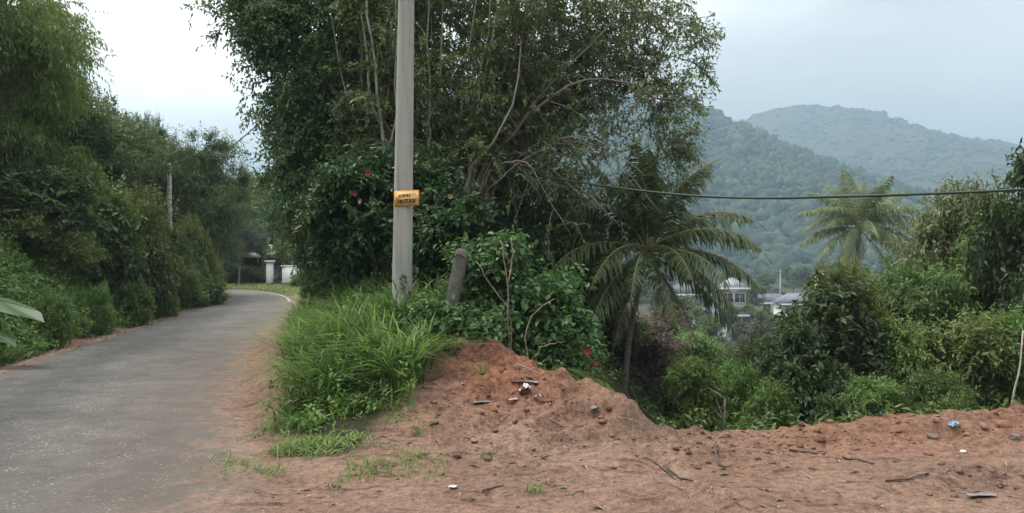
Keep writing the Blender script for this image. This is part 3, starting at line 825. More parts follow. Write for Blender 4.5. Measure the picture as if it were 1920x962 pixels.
proto('vtall', name='valley_tree', label='', cat='tree', h=4.8, lobes=[l_ for z_ in (.9, 1.8, 2.7, 3.5) for l_ in blob(rr_(int(z_ * 10)), 4, 1.1 - .08 * z_, z_ , 1.2, .62)], nclus=150, nspr=4200, K=9, Ln=.105, leafm=M['valley'], barkm=M['bark'], trunk_r=.06, trunk_h=.7, seed=23, sl=.38, stems=2, sig=.30)
proto('vtall2', name='valley_tree', label='', cat='tree', h=4.8, lobes=[l_ for z_ in (.8, 1.7, 2.6, 3.6) for l_ in blob(rr_(int(z_ * 10) + 50), 4, 1.15 - .08 * z_, z_ , 1.2, .65)], nclus=130, nspr=3600, K=9, Ln=.125, leafm=M['valley_dark'], barkm=M['bark'], trunk_r=.06, trunk_h=.7, seed=24, sl=.42, stems=2, sig=.28, asp=.46)
proto('far', name='valley_tree', label='', cat='tree', h=7, lobes=blob(rr_(9), 7, 2.8, 4.4, 4.2, .65), nclus=60, nspr=900, K=7, Ln=.42, leafm=M['valley'], barkm=M['bark'], trunk_r=.16, trunk_h=.45, seed=20, sl=.9, sig=.24)
proto('far2', name='valley_tree', label='', cat='tree', h=7, lobes=blob(rr_(10), 8, 2.3, 4.6, 4.8, .6), nclus=60, nspr=800, K=8, Ln=.38, leafm=M['grey'], barkm=M['bark'], trunk_r=.15, trunk_h=.5, seed=21, sl=.9, sig=.2, droop=.6, asp=.3)
def place(key, x, y, sc, label, group=None, z=None, rz=None, sink=.1, leafm=None):
    src, used_ = PROTO[key]
    z = h1(x, y) - sink if z is None else z
    rz = rng.uniform(0, TAU) if rz is None else rz
    if not used_:
        PROTO[key][1] = True
        src.location = (x, y, z); src.rotation_euler = (0, 0, rz)
        src.scale = sc if hasattr(sc, '__len__') else (sc, sc, sc)
        src['label'] = label
        if group: src['group'] = group
        r = src
    else:
        r = copy_thing(src, (x, y, z), rz, sc, label, group)
    if leafm:
        for ch in r.children:
            if ch.name.startswith('crown'):
                ch.material_slots[0].link = 'OBJECT'; ch.material_slots[0].material = leafm
    return r
def place_px(key, px, ytop, Y, label, h_, group=None, wpx=None, r0=1.15, leafm=None, rz=None):
    """stand a plant on the ground at depth Y so that its top reaches the given height"""
    x = (px - 960) / F * Y
    g = h1(x, Y) - .1
    top = CAM_Z - (ytop - 481) / F * Y
    if key in ('vbush', 'vbush2') and wpx and (top - g) / (wpx / F * Y) > 1.6:
        key = 'vtall' + key[5:]; h_ = 4.55
    s = max((top - g) / h_, .15)
    sx = s if wpx is None else wpx / F * Y / (2 * r0)
    return place(key, x, Y, (sx, sx, s), label, group, z=g, leafm=leafm, rz=rz)

# ---------------------------------------------------------------- left bank
G1 = 'shrubs on the steep left roadside bank'
def bank_xy(s, Y):
    k = np.interp(Y, LEFT[:, 1], LEFT[:, 0]); return k - s
place_px('bamboo', -40, -120, 17.0, 'tall tree with long drooping leaves on the roadside bank, nearest the big heart-shaped leaves', 7.4)
place_px('bamboo', 50, -20, 20.0, 'tall tree with long drooping leaves rising behind the bank shrubs', 7.4, leafm=M['bank'])
place_px('tree', 20, 60, 22, 'dense dark tree behind the drooping-leaved trees on the bank', 6.4, wpx=330, r0=2.1)
place_px('tree2', 135, 150, 22.5, 'bushy dark green tree with hanging twigs above the road bank', 5.4, leafm=M['bank_dark'])
place_px('tree', 205, 205, 25, 'rounded vine-smothered dark tree on the road bank', 5.0, wpx=190, r0=2.3)
place_px('feather', 290, 228, 30, 'feathery-leaved tree behind the slim grey utility pole', 5.6)
place_px('feather', 268, 178, 29, 'slender feathery tree with a bare shoot above its crown', 6.0, wpx=80, r0=2.4)
place_px('tree2', 362, 268, 33, 'dark broadleaf tree leaning over the road past the slim pole', 5.2, leafm=M['bank_dark'])
place_px('feather', 405, 298, 34, 'spreading feathery tree over the inside of the road bend', 5.6, wpx=120, r0=2.1)
place_px('bush3', 30, 300, 18.0, 'big dark leafy shrub high on the bank under the drooping trees', 2.0, wpx=260)
place_px('bush', 130, 330, 19.6, 'dense green shrub halfway up the steep bank', 2.0, wpx=220)
place_px('bush2', 190, 330, 21.2, 'olive shrub with narrow hanging leaves high on the bank', 2.0, wpx=200)
for (px, yt, Y, wp, ky) in ((20, 390, 13.3, 170, 'bush'), (100, 400, 14.2, 180, 'bush2'), (170, 380, 15.8, 170, 'bush3'), (240, 350, 19.5, 130, 'bush'), (60, 470, 13.6, 120, 'bush2'),
                            (262, 365, 22.5, 110, 'bush2'), (250, 430, 17.6, 150, 'bush3'), (360, 415, 25, 90, 'bush'), (150, 490, 15.4, 110, 'bush'), (345, 450, 24.5, 110, 'bush3'),
                            (300, 465, 20.5, 130, 'bush2'), (375, 465, 28, 90, 'bush'), (225, 500, 17.6, 100, 'bush'), (385, 510, 28.5, 60, 'bush2'), (-20, 500, 13.0, 90, 'bush'), (340, 520, 23.6, 90, 'bush')):
    Y += 3.7 if Y < 23 else (2.0 if Y < 26 else 1.0); wp *= .9
    kl = {'bush': 'fresh green', 'bush2': 'olive narrow-leaved', 'bush3': 'dark broad-leaved'}[ky]
    place_px(ky, px, yt, Y, kl + ' shrub crowding the steep bank beside the road', 2.0, kl + ' ' + G1, wpx=wp)
place_px('bush3', 322, 418, 24.6, 'rounded dark shrub hiding the foot of the slim grey pole', 2.0, wpx=70)
place_px('bush', 388, 520, 27.6, 'low bush bulging over the road edge at the bend', 1.9, wpx=75)

for (px, yt, Y, wp, ky) in ((95, 545, 14.6, 60, 'bush3'), (185, 530, 17.2, 50, 'bush3'), (255, 525, 19.4, 55, 'bush3'), (310, 520, 22.0, 45, 'bush3')):
    place_px(ky, px, yt, Y, 'low bright broad-leaved bush among the weeds of the lower bank', 2.0, 'bright bushes on the lower bank', wpx=wp, leafm=M['weeds'])
# undergrowth and grass on the lower bank
ur = np.random.default_rng(21)
acc = Acc()
n_ = 30000
Y_ = 7 + 27 * ur.random(n_) ** 1.15
s_ = .42 + ur.random(n_) ** 1.15 * 4.8 + .22 * fbm(Y_, Y_ * 0, .9, 3, 8)
X_ = np.interp(Y_, LEFT[:, 1], LEFT[:, 0]) - s_
Z_ = H(X_, Y_, False)
hgt = (.08 + .75 * ur.random(n_)) * sstep(.2, 1.7, s_) * (1 + 1.2 * fbm(X_, Y_, .55, 2, 66)) + .07
D_ = ur.normal(size=(n_, 3)) * .6 + np.array([.45, -.25, .8])
cl_ = fbm(X_, Y_, .8, 3, 61)
sprigs(acc, np.stack([X_, Y_, Z_ + hgt * (.2 + .8 * ur.random(n_)) * (1 + cl_)], -1), D_, .28 * (.6 + .8 * ur.random(n_)), 8, .095, .42, .3, 'rhomb', ur, vbase=np.clip(.42 + cl_ * .8 + ur.normal(size=n_) * .2, 0, 1))
stuff(link('undergrowth', acc.mesh('undergrowth'), M['weeds']), 'low leafy weeds covering the left roadside bank', 'undergrowth')

def blades(acc, P, ht, wd, lean, r, seg=3, var=None):
    """bent tapering grass blades"""
    n = len(P)
    a = r.random(n) * TAU
    d = np.stack([np.cos(a), np.sin(a), 0 * a], -1)
    sd_ = np.stack([-np.sin(a), np.cos(a), 0 * a], -1)
    ts = np.linspace(0, 1, seg + 1)
    rows = []
    for t in ts[:-1]:
        c_ = P + d * (lean * ht * t ** 1.8)[:, None] + np.array([0, 0, 1.0]) * (ht * (t - .38 * np.minimum(lean, 1.3) * t ** 2.5))[:, None]
        hw = (wd * (.75 + .5 * t) * (1 - t) ** .5)[:, None] * .5
        rows += [c_ - sd_ * hw, c_ + sd_ * hw]
    tip = P + d * (lean * ht)[:, None] + np.array([0, 0, 1.0]) * (ht * (1 - .38 * np.minimum(lean, 1.3)))[:, None]
    V = np.stack(rows + [tip], 1); k = V.shape[1]
    off = (np.arange(n) * k)[:, None, None]
    Q = np.array([(2 * i, 2 * i + 1, 2 * i + 3, 2 * i + 2) for i in range(seg - 1)])
    T = np.array([(2 * seg - 2, 2 * seg - 1, 2 * seg)])
    acc.add(V.reshape(-1, 3), (Q[None] + off).reshape(-1, 4), (T[None] + off).reshape(-1, 3), np.repeat(r.random(n) if var is None else var, k))
gr = np.random.default_rng(31)
acc = Acc()
n_ = 5000
Y_ = 8 + 24 * gr.random(n_) ** 1.3
s_ = .38 + gr.random(n_) ** 2 * 1.8 + .2 * fbm(Y_, Y_ * 0, .9, 3, 8)
X_ = np.interp(Y_, LEFT[:, 1], LEFT[:, 0]) - s_
blades(acc, np.stack([X_, Y_, H(X_, Y_, False)], -1), .12 + .3 * gr.random(n_), .012 + .008 * gr.random(n_), .4 + .9 * gr.random(n_), gr)
stuff(link('verge_grass', acc.mesh('verge_grass'), M['weeds']), 'thin grass along the foot of the left roadside bank', 'grass')

# grass on the mound round the pole
acc = Acc()
n_ = 110000
X_ = gr.uniform(-5.5, -.2, n_); Y_ = 6.2 + 15 * gr.random(n_) ** 1.25
dG, _ = polydist(X_, Y_, np.vstack([GRASSPOLY, GRASSPOLY[:1]]))
dens = np.where(inside(X_, Y_, GRASSPOLY), .18 + .82 * sstep(0, .3, dG), 0)
dens *= np.where(Y_ < 7.6, np.clip(.30 + 2.4 * fbm(X_, Y_, 2.2, 3, 71), .02, 1), 1) * (1 - .75 * sstep(-.95, -.6, X_) * (Y_ < 9.2))
k = gr.random(n_) < dens
X_, Y_ = X_[k], Y_[k]
clump = fbm(X_, Y_, 2.6, 3, 72)
hh = (.06 + .33 * sstep(6.9, 8.3, Y_)) * (.35 + .9 * gr.random(len(X_))) * np.clip(1 + 1.7 * clump, .3, 2.0)
blades(acc, np.stack([X_, Y_, H(X_, Y_) - .01], -1), hh, (.018 + .022 * gr.random(len(X_))) * (.4 + .5 * sstep(6.9, 8, Y_)), (.25 + 1.6 * gr.random(len(X_))), gr, var=np.where(gr.random(len(X_)) < .10, .98, np.clip(.42 + .7 * fbm(X_, Y_, 1.3, 3, 75) + .35 * gr.normal(size=len(X_)), 0, .92)))
n_ = 700
wX, wY = gr.uniform(-3.2, -.5, n_), gr.uniform(7.2, 12, n_)
k = inside(wX, wY, GRASSPOLY); wX, wY = wX[k], wY[k]
sprigs(acc, np.stack([wX, wY, H(wX, wY) + .08 + .3 * gr.random(len(wX)) * sstep(7, 8.3, wY)], -1), gr.normal(size=(len(wX), 3)) * .6 + [0, -.2, .6], .18, 6, .06, .45, .3, 'oval', gr, vbase=.7 * gr.random(len(wX)))
stuff(link('bank_grass', acc.mesh('bank_grass'), M['grass']), 'lush long green grass on the mound around the concrete pole', 'grass')
# short trampled grass creeping over the dirt in front
acc = Acc()
n_ = 26000
X_ = gr.uniform(-2.5, -.5, n_); Y_ = gr.uniform(5.9, 7.9, n_)
dd = np.exp(-(((X_ + 1.62 + .30 * (Y_ - 6.7)) / .62) ** 2 + ((Y_ - 6.95) / .62) ** 2)) * 1.3
k = gr.random(n_) < dd * np.clip(.22 + 4.5 * fbm(X_, Y_, 2.6, 4, 81), 0, 1)
X_, Y_ = X_[k], Y_[k]
blades(acc, np.stack([X_, Y_, H(X_, Y_) - .004], -1), .035 + .08 * gr.random(len(X_)), .006 + .006 * gr.random(len(X_)), .6 + 1.0 * gr.random(len(X_)), gr, 2)
stuff(link('creeping_grass', acc.mesh('creeping_grass'), M['grass']), 'short patchy grass creeping over the dirt below the mound', 'grass')
# verge beyond the bend
acc = Acc()
n_ = 6000
k_ = gr.integers(105, 150, n_); off_ = gr.uniform(.25, 3.2, n_)
tt = nrm(np.gradient(Rs, axis=0)); no_ = np.stack([tt[:, 1], -tt[:, 0]], -1)
pp = Rs[k_] + no_[k_] * off_[:, None] + gr.normal(size=(n_, 2)) * .2
blades(acc, np.c_[pp, H(pp[:, 0], pp[:, 1], False)], .05 + .1 * gr.random(n_), .02 + .02 * gr.random(n_), .5 + .8 * gr.random(n_), gr, 2)
stuff(link('bend_grass', acc.mesh('bend_grass'), M['yellow']), 'mown pale green grass strip outside the road bend', 'grass')

# ---------------------------------------------------------------- utility pole, sign, post
pole_p = at(753, 603, 10.0)
root = thing('utility_pole', 'tall round grey concrete utility pole on the grassy mound', 'utility pole', (0, 0, 0))
pa = Acc()
top = at(768, -420, 10.0)
bot = pole_p + (pole_p - top) / np.linalg.norm(top - pole_p) * .8
zs = np.linspace(0, 1, 30)
path = bot + (top - bot) * zs[:, None]
tube(pa, path, np.interp(zs, [0, 1], [.136, .083]), 20)
link('shaft', pa.mesh('shaft', True), M['concrete'], root)
for zz in np.arange(.2, 6.2, .55):        # casting seams
    t = (pole_p[2] + zz - bot[2]) / (top[2] - bot[2])
    c_ = bot + (top - bot) * t; rr0 = np.interp(t, [0, 1], [.136, .083]) + .0015
    ra = Acc(); tube(ra, [c_ - [0, 0, .004], c_ + [0, 0, .004]], [rr0, rr0], 20)
    link('casting_seam', ra.mesh('casting_seam', True), M['concrete'], root)
ra = Acc()
for sgn in (-1, 1):
    tube(ra, [top + [sgn * .03, -.09, -.35], top + [sgn * .03, -.16, -.35]], .012, 6)
box(ra, top + [-.07, -.11, -.40], top + [.07, -.085, -.30])
link('cable_bracket', ra.mesh('cable_bracket'), M['steel'], root)

sg = thing('sign_board', 'small orange tin sign with dark lettering fixed to the concrete pole', 'sign', tuple(at(761.5, 371.5, 9.86)))
sw, sh = .312, .195
ba = Acc()
NX = 12
xs = np.linspace(-sw / 2, sw / 2, NX)
def sheet(acc, x0, x1, z0, z1, y_off, nseg, th=.003):
    xs_ = np.linspace(x0, x1, nseg)
    yy = .055 * (np.abs(xs_) / (sw / 2)) ** 2.2 + y_off
    V = []
    for x_, y_ in zip(xs_, yy):
        tl = .008 * x_ / .15
        V += [(x_, y_, z0 + tl), (x_, y_, z1 + tl), (x_, y_ + th, z1 + tl), (x_, y_ + th, z0 + tl)]
    Q = []
    for k in range(nseg - 1):
        b = 4 * k
        for j in range(4):
            Q.append((b + j, b + (j + 1) % 4, b + 4 + (j + 1) % 4, b + 4 + j))
    Q += [(3, 2, 1, 0), (4 * nseg - 4, 4 * nseg - 3, 4 * nseg - 2, 4 * nseg - 1)]
    acc.add(V, Q)
sheet(ba, -sw / 2, sw / 2, -sh / 2, sh / 2, 0, NX)
link('plate', ba.mesh('plate'), M['sign'], sg)
ba = Acc(); sheet(ba, -sw / 2 + .045, sw / 2 - .012, -sh / 2 + .020, sh / 2 - .014, -.004, NX)
link('panel', ba.mesh('panel'), M['sign_pale'], sg)
def strokes(lines, u0, v0, sc_, wd, ymin):
    a = Acc()
    for pl in lines:
        pl = np.array(pl, float)
        for p, q_ in zip(pl[:-1], pl[1:]):
            P0 = np.array([u0 + p[0] * sc_, v0 + p[1] * sc_]); P1 = np.array([u0 + q_[0] * sc_, v0 + q_[1] * sc_])
            d = P1 - P0; L_ = np.linalg.norm(d)
            if L_ < 1e-6: continue
            d /= L_; nn_ = np.array([-d[1], d[0]]) * wd / 2
            P0 = P0 - d * wd * .4; P1 = P1 + d * wd * .4
            V = []
            for pt in (P0 - nn_, P1 - nn_, P1 + nn_, P0 + nn_):
                V.append((pt[0], .055 * (abs(pt[0]) / (sw / 2)) ** 2.2 + ymin, pt[1] + .008 * pt[0] / .15))
            a.add(V, [(0, 1, 2, 3)])
    return a
r1 = [[(0, 0), (.5, 1), (.55, 0), (0, 0)], [(1.5, .9), (1.0, .8), (.9, .3), (1.1, 0), (1.5, .1)], [(1.8, 0), (1.8, 1), (2.3, .85), (2.4, .3), (1.8, 0)], [(2.1, .5), (2.7, .5)],
      [(2.7, 0), (2.9, .9), (3.3, .9), (3.4, 0)], [(3.1, .4), (3.5, .4)], [(3.7, .1), (3.6, .8), (4.1, .9), (4.2, .1), (3.7, .1)], [(4.6, 0), (4.6, 1.05)]]
link('lettering', strokes(r1, -.103, .016, .034, .0085, -.0065).mesh('lettering'), M['ink'], sg)
r2 = [[(0, 0), (0, .95), (.5, 1), (.55, .3), (.1, .3)], [(.75, .9), (.75, -.15)], [(1.55, .9), (1.1, .8), (1.0, .3), (1.2, 0), (1.6, .1)], [(1.1, .45), (1.5, .45)], [(1.8, .9), (2.7, .95)], [(1.95, .9), (1.9, 0)], [(2.45, .9), (2.5, 0)], [(2.0, .5), (2.4, .5)],
      [(2.8, 0), (3.1, .6), (3.0, 1)], [(3.35, 1), (3.3, -.1)], [(3.7, 0), (3.75, .9), (4.1, .95), (4.15, 0)], [(3.75, .45), (4.2, .45)], [(4.4, .1), (4.55, .8)]]
link('lettering', strokes(r2, -.105, -.062, .048, .012, -.0065).mesh('lettering'), M['ink'], sg)
r3 = [[(0, 0), (1.6, 0)], [(0, .5), (1.5, .5)], [(0, 1), (1.2, 1)]]
link('lettering', strokes(r3, .075, .022, .03, .006, -.0065).mesh('lettering'), M['ink_faint'], sg)
ba = Acc(); box(ba, (-.13, .02, -.008), (.13, .05, .008)); link('backing_strap', ba.mesh('backing_strap'), M['steel'], sg)

# leaning stub of an old post
p0, p1 = at(842, 600, 9.75), at(866, 470, 9.75)
root = thing('old_post', 'short weathered concrete post leaning among the vines', 'post', (0, 0, 0))
pa = Acc()
dd = (p1 - p0)
tube(pa, [p0 - dd * .5, p0, p0 + dd * .5, p0 + dd * .9, p1, p1 + dd * .03], [.092, .092, .088, .086, .078, .04], 9)
link('stub', pa.mesh('stub'), M['concrete_old'], root)
pa = Acc(); tube(pa, spl([p1 - dd * .1 + [.05, -.07, 0], p1 - dd * .06 + [-.02, -.1, .01], p1 - dd * .1 + [-.09, -.02, 0]], 6), .006, 5)
link('wire_loop', pa.mesh('wire_loop'), M['bark_dark'], root)

# far pole by the road
bx_, by_ = (318 - 960) / F * 26.0, 26.0
root = thing('utility_pole', 'slim grey utility pole standing among the bank shrubs', 'utility pole', (0, 0, 0))
zb, zt = h1(bx_, by_) - .4, CAM_Z - (306 - 481) / F * by_
pa = Acc(); tube(pa, [(bx_ + .05, by_, zb), (bx_ - .02, by_, zt)], [.085, .066], 12); link('shaft', pa.mesh('shaft', True), M['concrete'], root)
pa = Acc(); box(pa, (bx_ - .10, by_ - .1, zt - .2), (bx_ + .10, by_ - .055, zt - .15)); link('cable_bracket', pa.mesh('cable_bracket'), M['steel'], root)

# cables
def cable(label, pts, r0, n=40):
    a = Acc(); tube(a, spl(pts, n), r0, 6)
    tag(link('cable', a.mesh('cable', True), M['cable']), label, 'cable', )
cable('thin overhead cable slanting up from the far trees to the concrete pole', [at(330, 340, 44), at(418, 286, 36), at(497, 222, 28), at(640, 90, 17), top + [0, -.14, -.35]], .026)
cable('dark green cable sagging across the valley from the big tangled tree', [at(350, 372, 50), at(452, 335, 44), at(490, 318, 40), at(720, 270, 26), at(880, 300, 17.5), at(965, 321, 14.5), at(1060, 338, 12.9), at(1180, 355, 11.6), at(1300, 367, 10.6), at(1430, 371.5, 9.8), at(1560, 369, 9.3), at(1700, 365, 8.9), at(1920, 355, 8.5), at(2150, 335, 8.1), at(2500, 290, 7.7)], .0155, 90)

# ---------------------------------------------------------------- hibiscus behind the pole
hr_ = np.random.default_rng(41)
Yh = 12.6
def lob(px, py, Y, rx, ry, rz_):
    p = at(px, py, Y); return (p[0], p[1], p[2], rx, ry, rz_)
hx, hy = (705 - 960) / F * Yh, Yh
hz = h1(hx, hy)
def rel(l, ox, oy, oz): return [(a - ox, b - oy, c_ - oz, d, e, f) for a, b, c_, d, e, f in l]
hl = [lob(660, 375, 12.4, .6, .7, .42), lob(620, 410, 12.7, .42, .6, .45), lob(720, 350, 12.6, .7, .7, .5), lob(800, 400, 12.4, .6, .7, .7), lob(850, 440, 12.0, .5, .6, .55), lob(690, 430, 12.3, .7, .6, .42),
      lob(650, 480, 12.8, .5, .6, .35), lob(610, 465, 13.0, .25, .4, .3), lob(770, 330, 13, .8, .6, .4), lob(590, 400, 12.8, .18, .3, .2), lob(820, 500, 11.8, .5, .5, .4)]
hib = plant('hibiscus_shrub', 'dense dark green hibiscus shrub with red flowers behind the pole', 'shrub', 2.0, rel(hl, hx, hy, hz), 170, 4300, 9, .105, M['hib'], M['bark'], trunk_r=.035, trunk_h=.4, seed=42, sl=.36, sig=.25, stems=4, loc=(hx, hy, hz), asp=.52, shape='oval')
def flower(par, p, r0, mat, seed):
    r = np.random.default_rng(seed); a = Acc()
    k = 5; an = np.arange(k) / k * TAU + r.random()
    f = nrm(np.array([r.normal() * .3, -1, .2]))
    e1_ = nrm(np.cross(f, [0, 0, 1])); e2_ = np.cross(e1_, f)
    D = np.cos(an)[:, None] * e1_ + np.sin(an)[:, None] * e2_ + f * .45
    leaves(a, np.repeat(p[None], k, 0), D, np.repeat(f[None], k, 0), r0, r0 * 1.0, 'oval', r)
    tube(a, [p, p + f * r0 * .9], r0 * .06, 5)
    link('flower', a.mesh('flower'), mat, par)
for i_, (px, py, mt) in enumerate(((690, 327, 'red'), (665, 364, 'red'), (551, 427, 'red'), (676, 378, 'petal_orange'), (845, 369, 'petal_orange'))):
    flower(hib, at(px, py, 11.75 if i_ != 2 else 12.4) - np.array([hx, hy, hz]), .046, M[mt], i_)
place_px('bush3', 640, 470, 15.5, 'shadowed shrub under the left side of the big tangled tree', 2.0, wpx=120)
place_px('bush', 592, 500, 18, 'low roadside shrub just past the hibiscus towards the bend', 2.0, wpx=60, leafm=M['bank_dark'])

# ---------------------------------------------------------------- big tangled tree
tr = np.random.default_rng(51)
YT = 15.0
tx0, ty0 = (840 - 960) / F * YT, YT
tz0 = h1(tx0, ty0)
O = np.array([tx0, ty0, tz0])
tree = thing('tangled_tree', 'huge multi-stemmed tree with tangled bare branches spreading over the mound', 'tree', tuple(O))
twg, lfA, lfB = Acc(), Acc(), Acc()
stems = []
for k in range(34):                       # upright stems
    b = tr.uniform(655, 935)
    Yb = YT + tr.uniform(-1.3, .7)
    t_ = b + (b - 800) * tr.uniform(.3, 1.1) + tr.normal() * 35
    yt_ = tr.uniform(-330, -40)
    p0 = at(b * .5 + 415, 470, Yb)
    stems.append(([p0, at(b * .85 + 120 + tr.normal() * 10, 320, Yb), at((b + t_) / 2 + tr.normal() * 16, 120 + tr.normal() * 40, Yb + tr.normal() * .3), at(t_, yt_, Yb + tr.normal() * .8)], tr.uniform(.018, .05), 'mid'))
for (ex, ey, ax, ay) in ((1340, 30, 1080, 60), (1345, 120, 1120, 110), (1300, 215, 1110, 150), (1330, -80, 1060, -20), (1250, -190, 1010, 20), (1290, 290, 1150, 150), (1290, 190, 1090, 100), (1320, 70, 1150, 20), (1230, 120, 1060, 140), (1180, 60, 1010, 110), (1270, 20, 1100, 90), (1200, -60, 1040, 60), (1160, 190, 1030, 170), (1270, 330, 1180, 170)):
    Yb = YT + tr.uniform(-1.3, .6)
    stems.append(([at(tr.uniform(860, 905), 440, Yb + .3), at(tr.uniform(905, 960), tr.uniform(250, 300), Yb), at(ax + tr.normal() * 15, ay + tr.normal() * 15, Yb - .3), at(ex, ey, Yb + tr.normal() * .7)], tr.uniform(.022, .042), 'right'))
for (ex, ey, ax, ay) in ((1190, 350, 1060, 265), (1150, 420, 1030, 300), (1240, 400, 1110, 270), (1120, 390, 1000, 300), (1170, 300, 1060, 262), (1090, 330, 990, 280), (1210, 330, 1090, 255), (1070, 440, 990, 310)):
    Yb = YT + tr.uniform(-1.6, -.6)
    stems.append(([at(tr.uniform(870, 900), 400, Yb + .6), at(tr.uniform(920, 950), tr.uniform(290, 330), Yb + .2), at(ax, ay, Yb), at(ex, ey, Yb - .2)], tr.uniform(.018, .030), 'bare'))
for (ex, ey, ax, ay) in ((405, 25, 560, 60), (430, -70, 580, 0), (470, 110, 590, 130), (505, 190, 600, 200), (500, 270, 600, 260), (520, 340, 610, 300), (455, 60, 560, 110), (540, -150, 640, -20), (560, 420, 630, 340), (520, 230, 620, 230), (480, 10, 600, 30)):
    Yb = YT + tr.uniform(-.9, .9)
    stems.append(([at(tr.uniform(735, 800), 450, Yb), at(tr.uniform(680, 730), tr.uniform(310, 350), Yb), at(ax, ay, Yb + tr.normal() * .3), at(ex, ey, Yb + tr.normal() * .5)], tr.uniform(.02, .05), 'left'))
for pts, r0, kd in stems:
    n0 = 18
    path = spl(np.array(pts), n0)
    path[1:-1] += tr.normal(size=(n0 - 2, 3)) * .025
    a = Acc(); tube(a, path - O, np.linspace(r0, r0 * .22, n0), 6)
    link('stem', a.mesh('stem', True), M['bark_pale'] if (kd == 'mid' and tr.random() < .75) or kd == 'bare' else M['bark'], tree)
    nb = {'mid': 15, 'right': 24, 'bare': 12, 'left': 22}[kd]
    for j in range(nb):
        u = tr.uniform(.38 if kd in ('mid', 'bare') else .32, 1)
        k = min(int(u * (n0 - 1)), n0 - 2)
        p = path[k]; tg = nrm(path[k + 1] - path[k])
        d = nrm(tg * .6 + tr.normal(size=3) * .65 + np.array([0, 0, .1 if kd != 'right' else -.05]))
        ln_ = tr.uniform(.35, 1.15) * (1.1 - .4 * u)
        q_ = np.array([p, p + d * ln_ * .5 + tr.normal(size=3) * .05, p + d * ln_ + np.array([0, 0, -.22 * ln_])])
        bp_ = spl(q_, 5)
        tube(twg, bp_ - O, np.linspace(r0 * .28, .004, 5), 4, cap=False)
        ns = {'mid': 9, 'right': 6, 'bare': 3, 'left': 13}[kd]
        tt_ = tr.uniform(.25, 1, ns)
        SP = np.stack([np.interp(tt_, np.linspace(0, 1, 5), bp_[:, c_]) for c_ in range(3)], -1)
        SD = d * .5 + tr.normal(size=(ns, 3)) * .6
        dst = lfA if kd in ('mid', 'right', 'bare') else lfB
        sprigs(dst, SP - O, SD, tr.uniform(.2, .40, ns), 9, .092 if kd != 'left' else .10, .44, .45, 'rhomb', tr, twig=twg if kd in ('right', 'bare') else None, twig_r=.0035)
# thick leafy mass: back and left of the tree
def mass(acc, lobes_, nspr, K, Ln, sl, droop, asp, sig=.26, nclus=26):
    for lb in lobes_:
        cpt, rd = np.array(lb[:3]), np.array(lb[3:])
        u = nrm(tr.normal(size=(nclus, 3)))
        cc_ = cpt + u * rd * (tr.random((nclus, 1)) ** .4)
        tone = tr.random(nclus)
        ci = tr.integers(0, nclus, nspr)
        P_ = cc_[ci] + tr.normal(size=(nspr, 3)) * rd.mean() * sig
        D_ = nrm(P_ - cpt) * .6 + tr.normal(size=(nspr, 3)) * .5
        sprigs(acc, P_ - O, D_, sl * (.6 + .7 * tr.random(nspr)), K, Ln, asp, droop, 'rhomb', tr, vbase=np.clip(tone[ci] * .6 + .4 * tr.random(nspr), 0, 1))
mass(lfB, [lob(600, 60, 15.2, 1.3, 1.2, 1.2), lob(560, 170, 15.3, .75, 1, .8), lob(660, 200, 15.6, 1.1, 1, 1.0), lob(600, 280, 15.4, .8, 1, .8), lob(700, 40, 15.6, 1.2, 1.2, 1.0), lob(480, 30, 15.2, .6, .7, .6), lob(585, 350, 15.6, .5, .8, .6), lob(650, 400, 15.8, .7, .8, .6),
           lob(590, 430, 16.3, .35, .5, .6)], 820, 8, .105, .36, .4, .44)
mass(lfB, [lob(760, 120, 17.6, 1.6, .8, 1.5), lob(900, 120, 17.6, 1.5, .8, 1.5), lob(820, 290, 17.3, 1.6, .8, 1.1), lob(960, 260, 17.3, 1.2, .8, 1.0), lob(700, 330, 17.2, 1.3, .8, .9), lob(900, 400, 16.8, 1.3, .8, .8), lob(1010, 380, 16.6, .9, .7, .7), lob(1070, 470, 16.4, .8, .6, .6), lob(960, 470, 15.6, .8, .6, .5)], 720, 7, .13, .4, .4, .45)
mass(lfA, [lob(820, -20, 15.8, 1.3, .8, .9), lob(960, 10, 15.8, 1.3, .8, .9), lob(1080, 10, 14.8, 1.1, 1, .8), lob(900, -120, 15, 2.4, 1.2, .7), lob(1040, 140, 15.8, .9, .7, .7), lob(930, 170, 16.3, .9, .6, .8)], 640, 8, .092, .36, .4, .42)
mass(lfA, [lob(1200, 40, 14.9, 1.0, .9, .9), lob(1240, 130, 14.9, .8, .7, .6), lob(1140, 110, 15, .8, .7, .7), lob(1100, 210, 15.2, .7, .6, .5)], 170, 8, .088, .36, .4, .42)
mass(lfA, [lob(1230, 345, 15.3, .5, .4, .25), lob(1275, 260, 15.2, .2, .25, .35), lob(1090, 350, 15.6, .6, .4, .35), lob(1040, 440, 15.4, .8, .6, .5), lob(1160, 410, 15.6, .4, .3, .3)], 130, 7, .085, .36, .5, .4)
link('twigs', twg.mesh('twigs'), M['bark'], tree)
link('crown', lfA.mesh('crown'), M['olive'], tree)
link('lower_foliage', lfB.mesh('lower_foliage'), M['olive_dark'], tree)

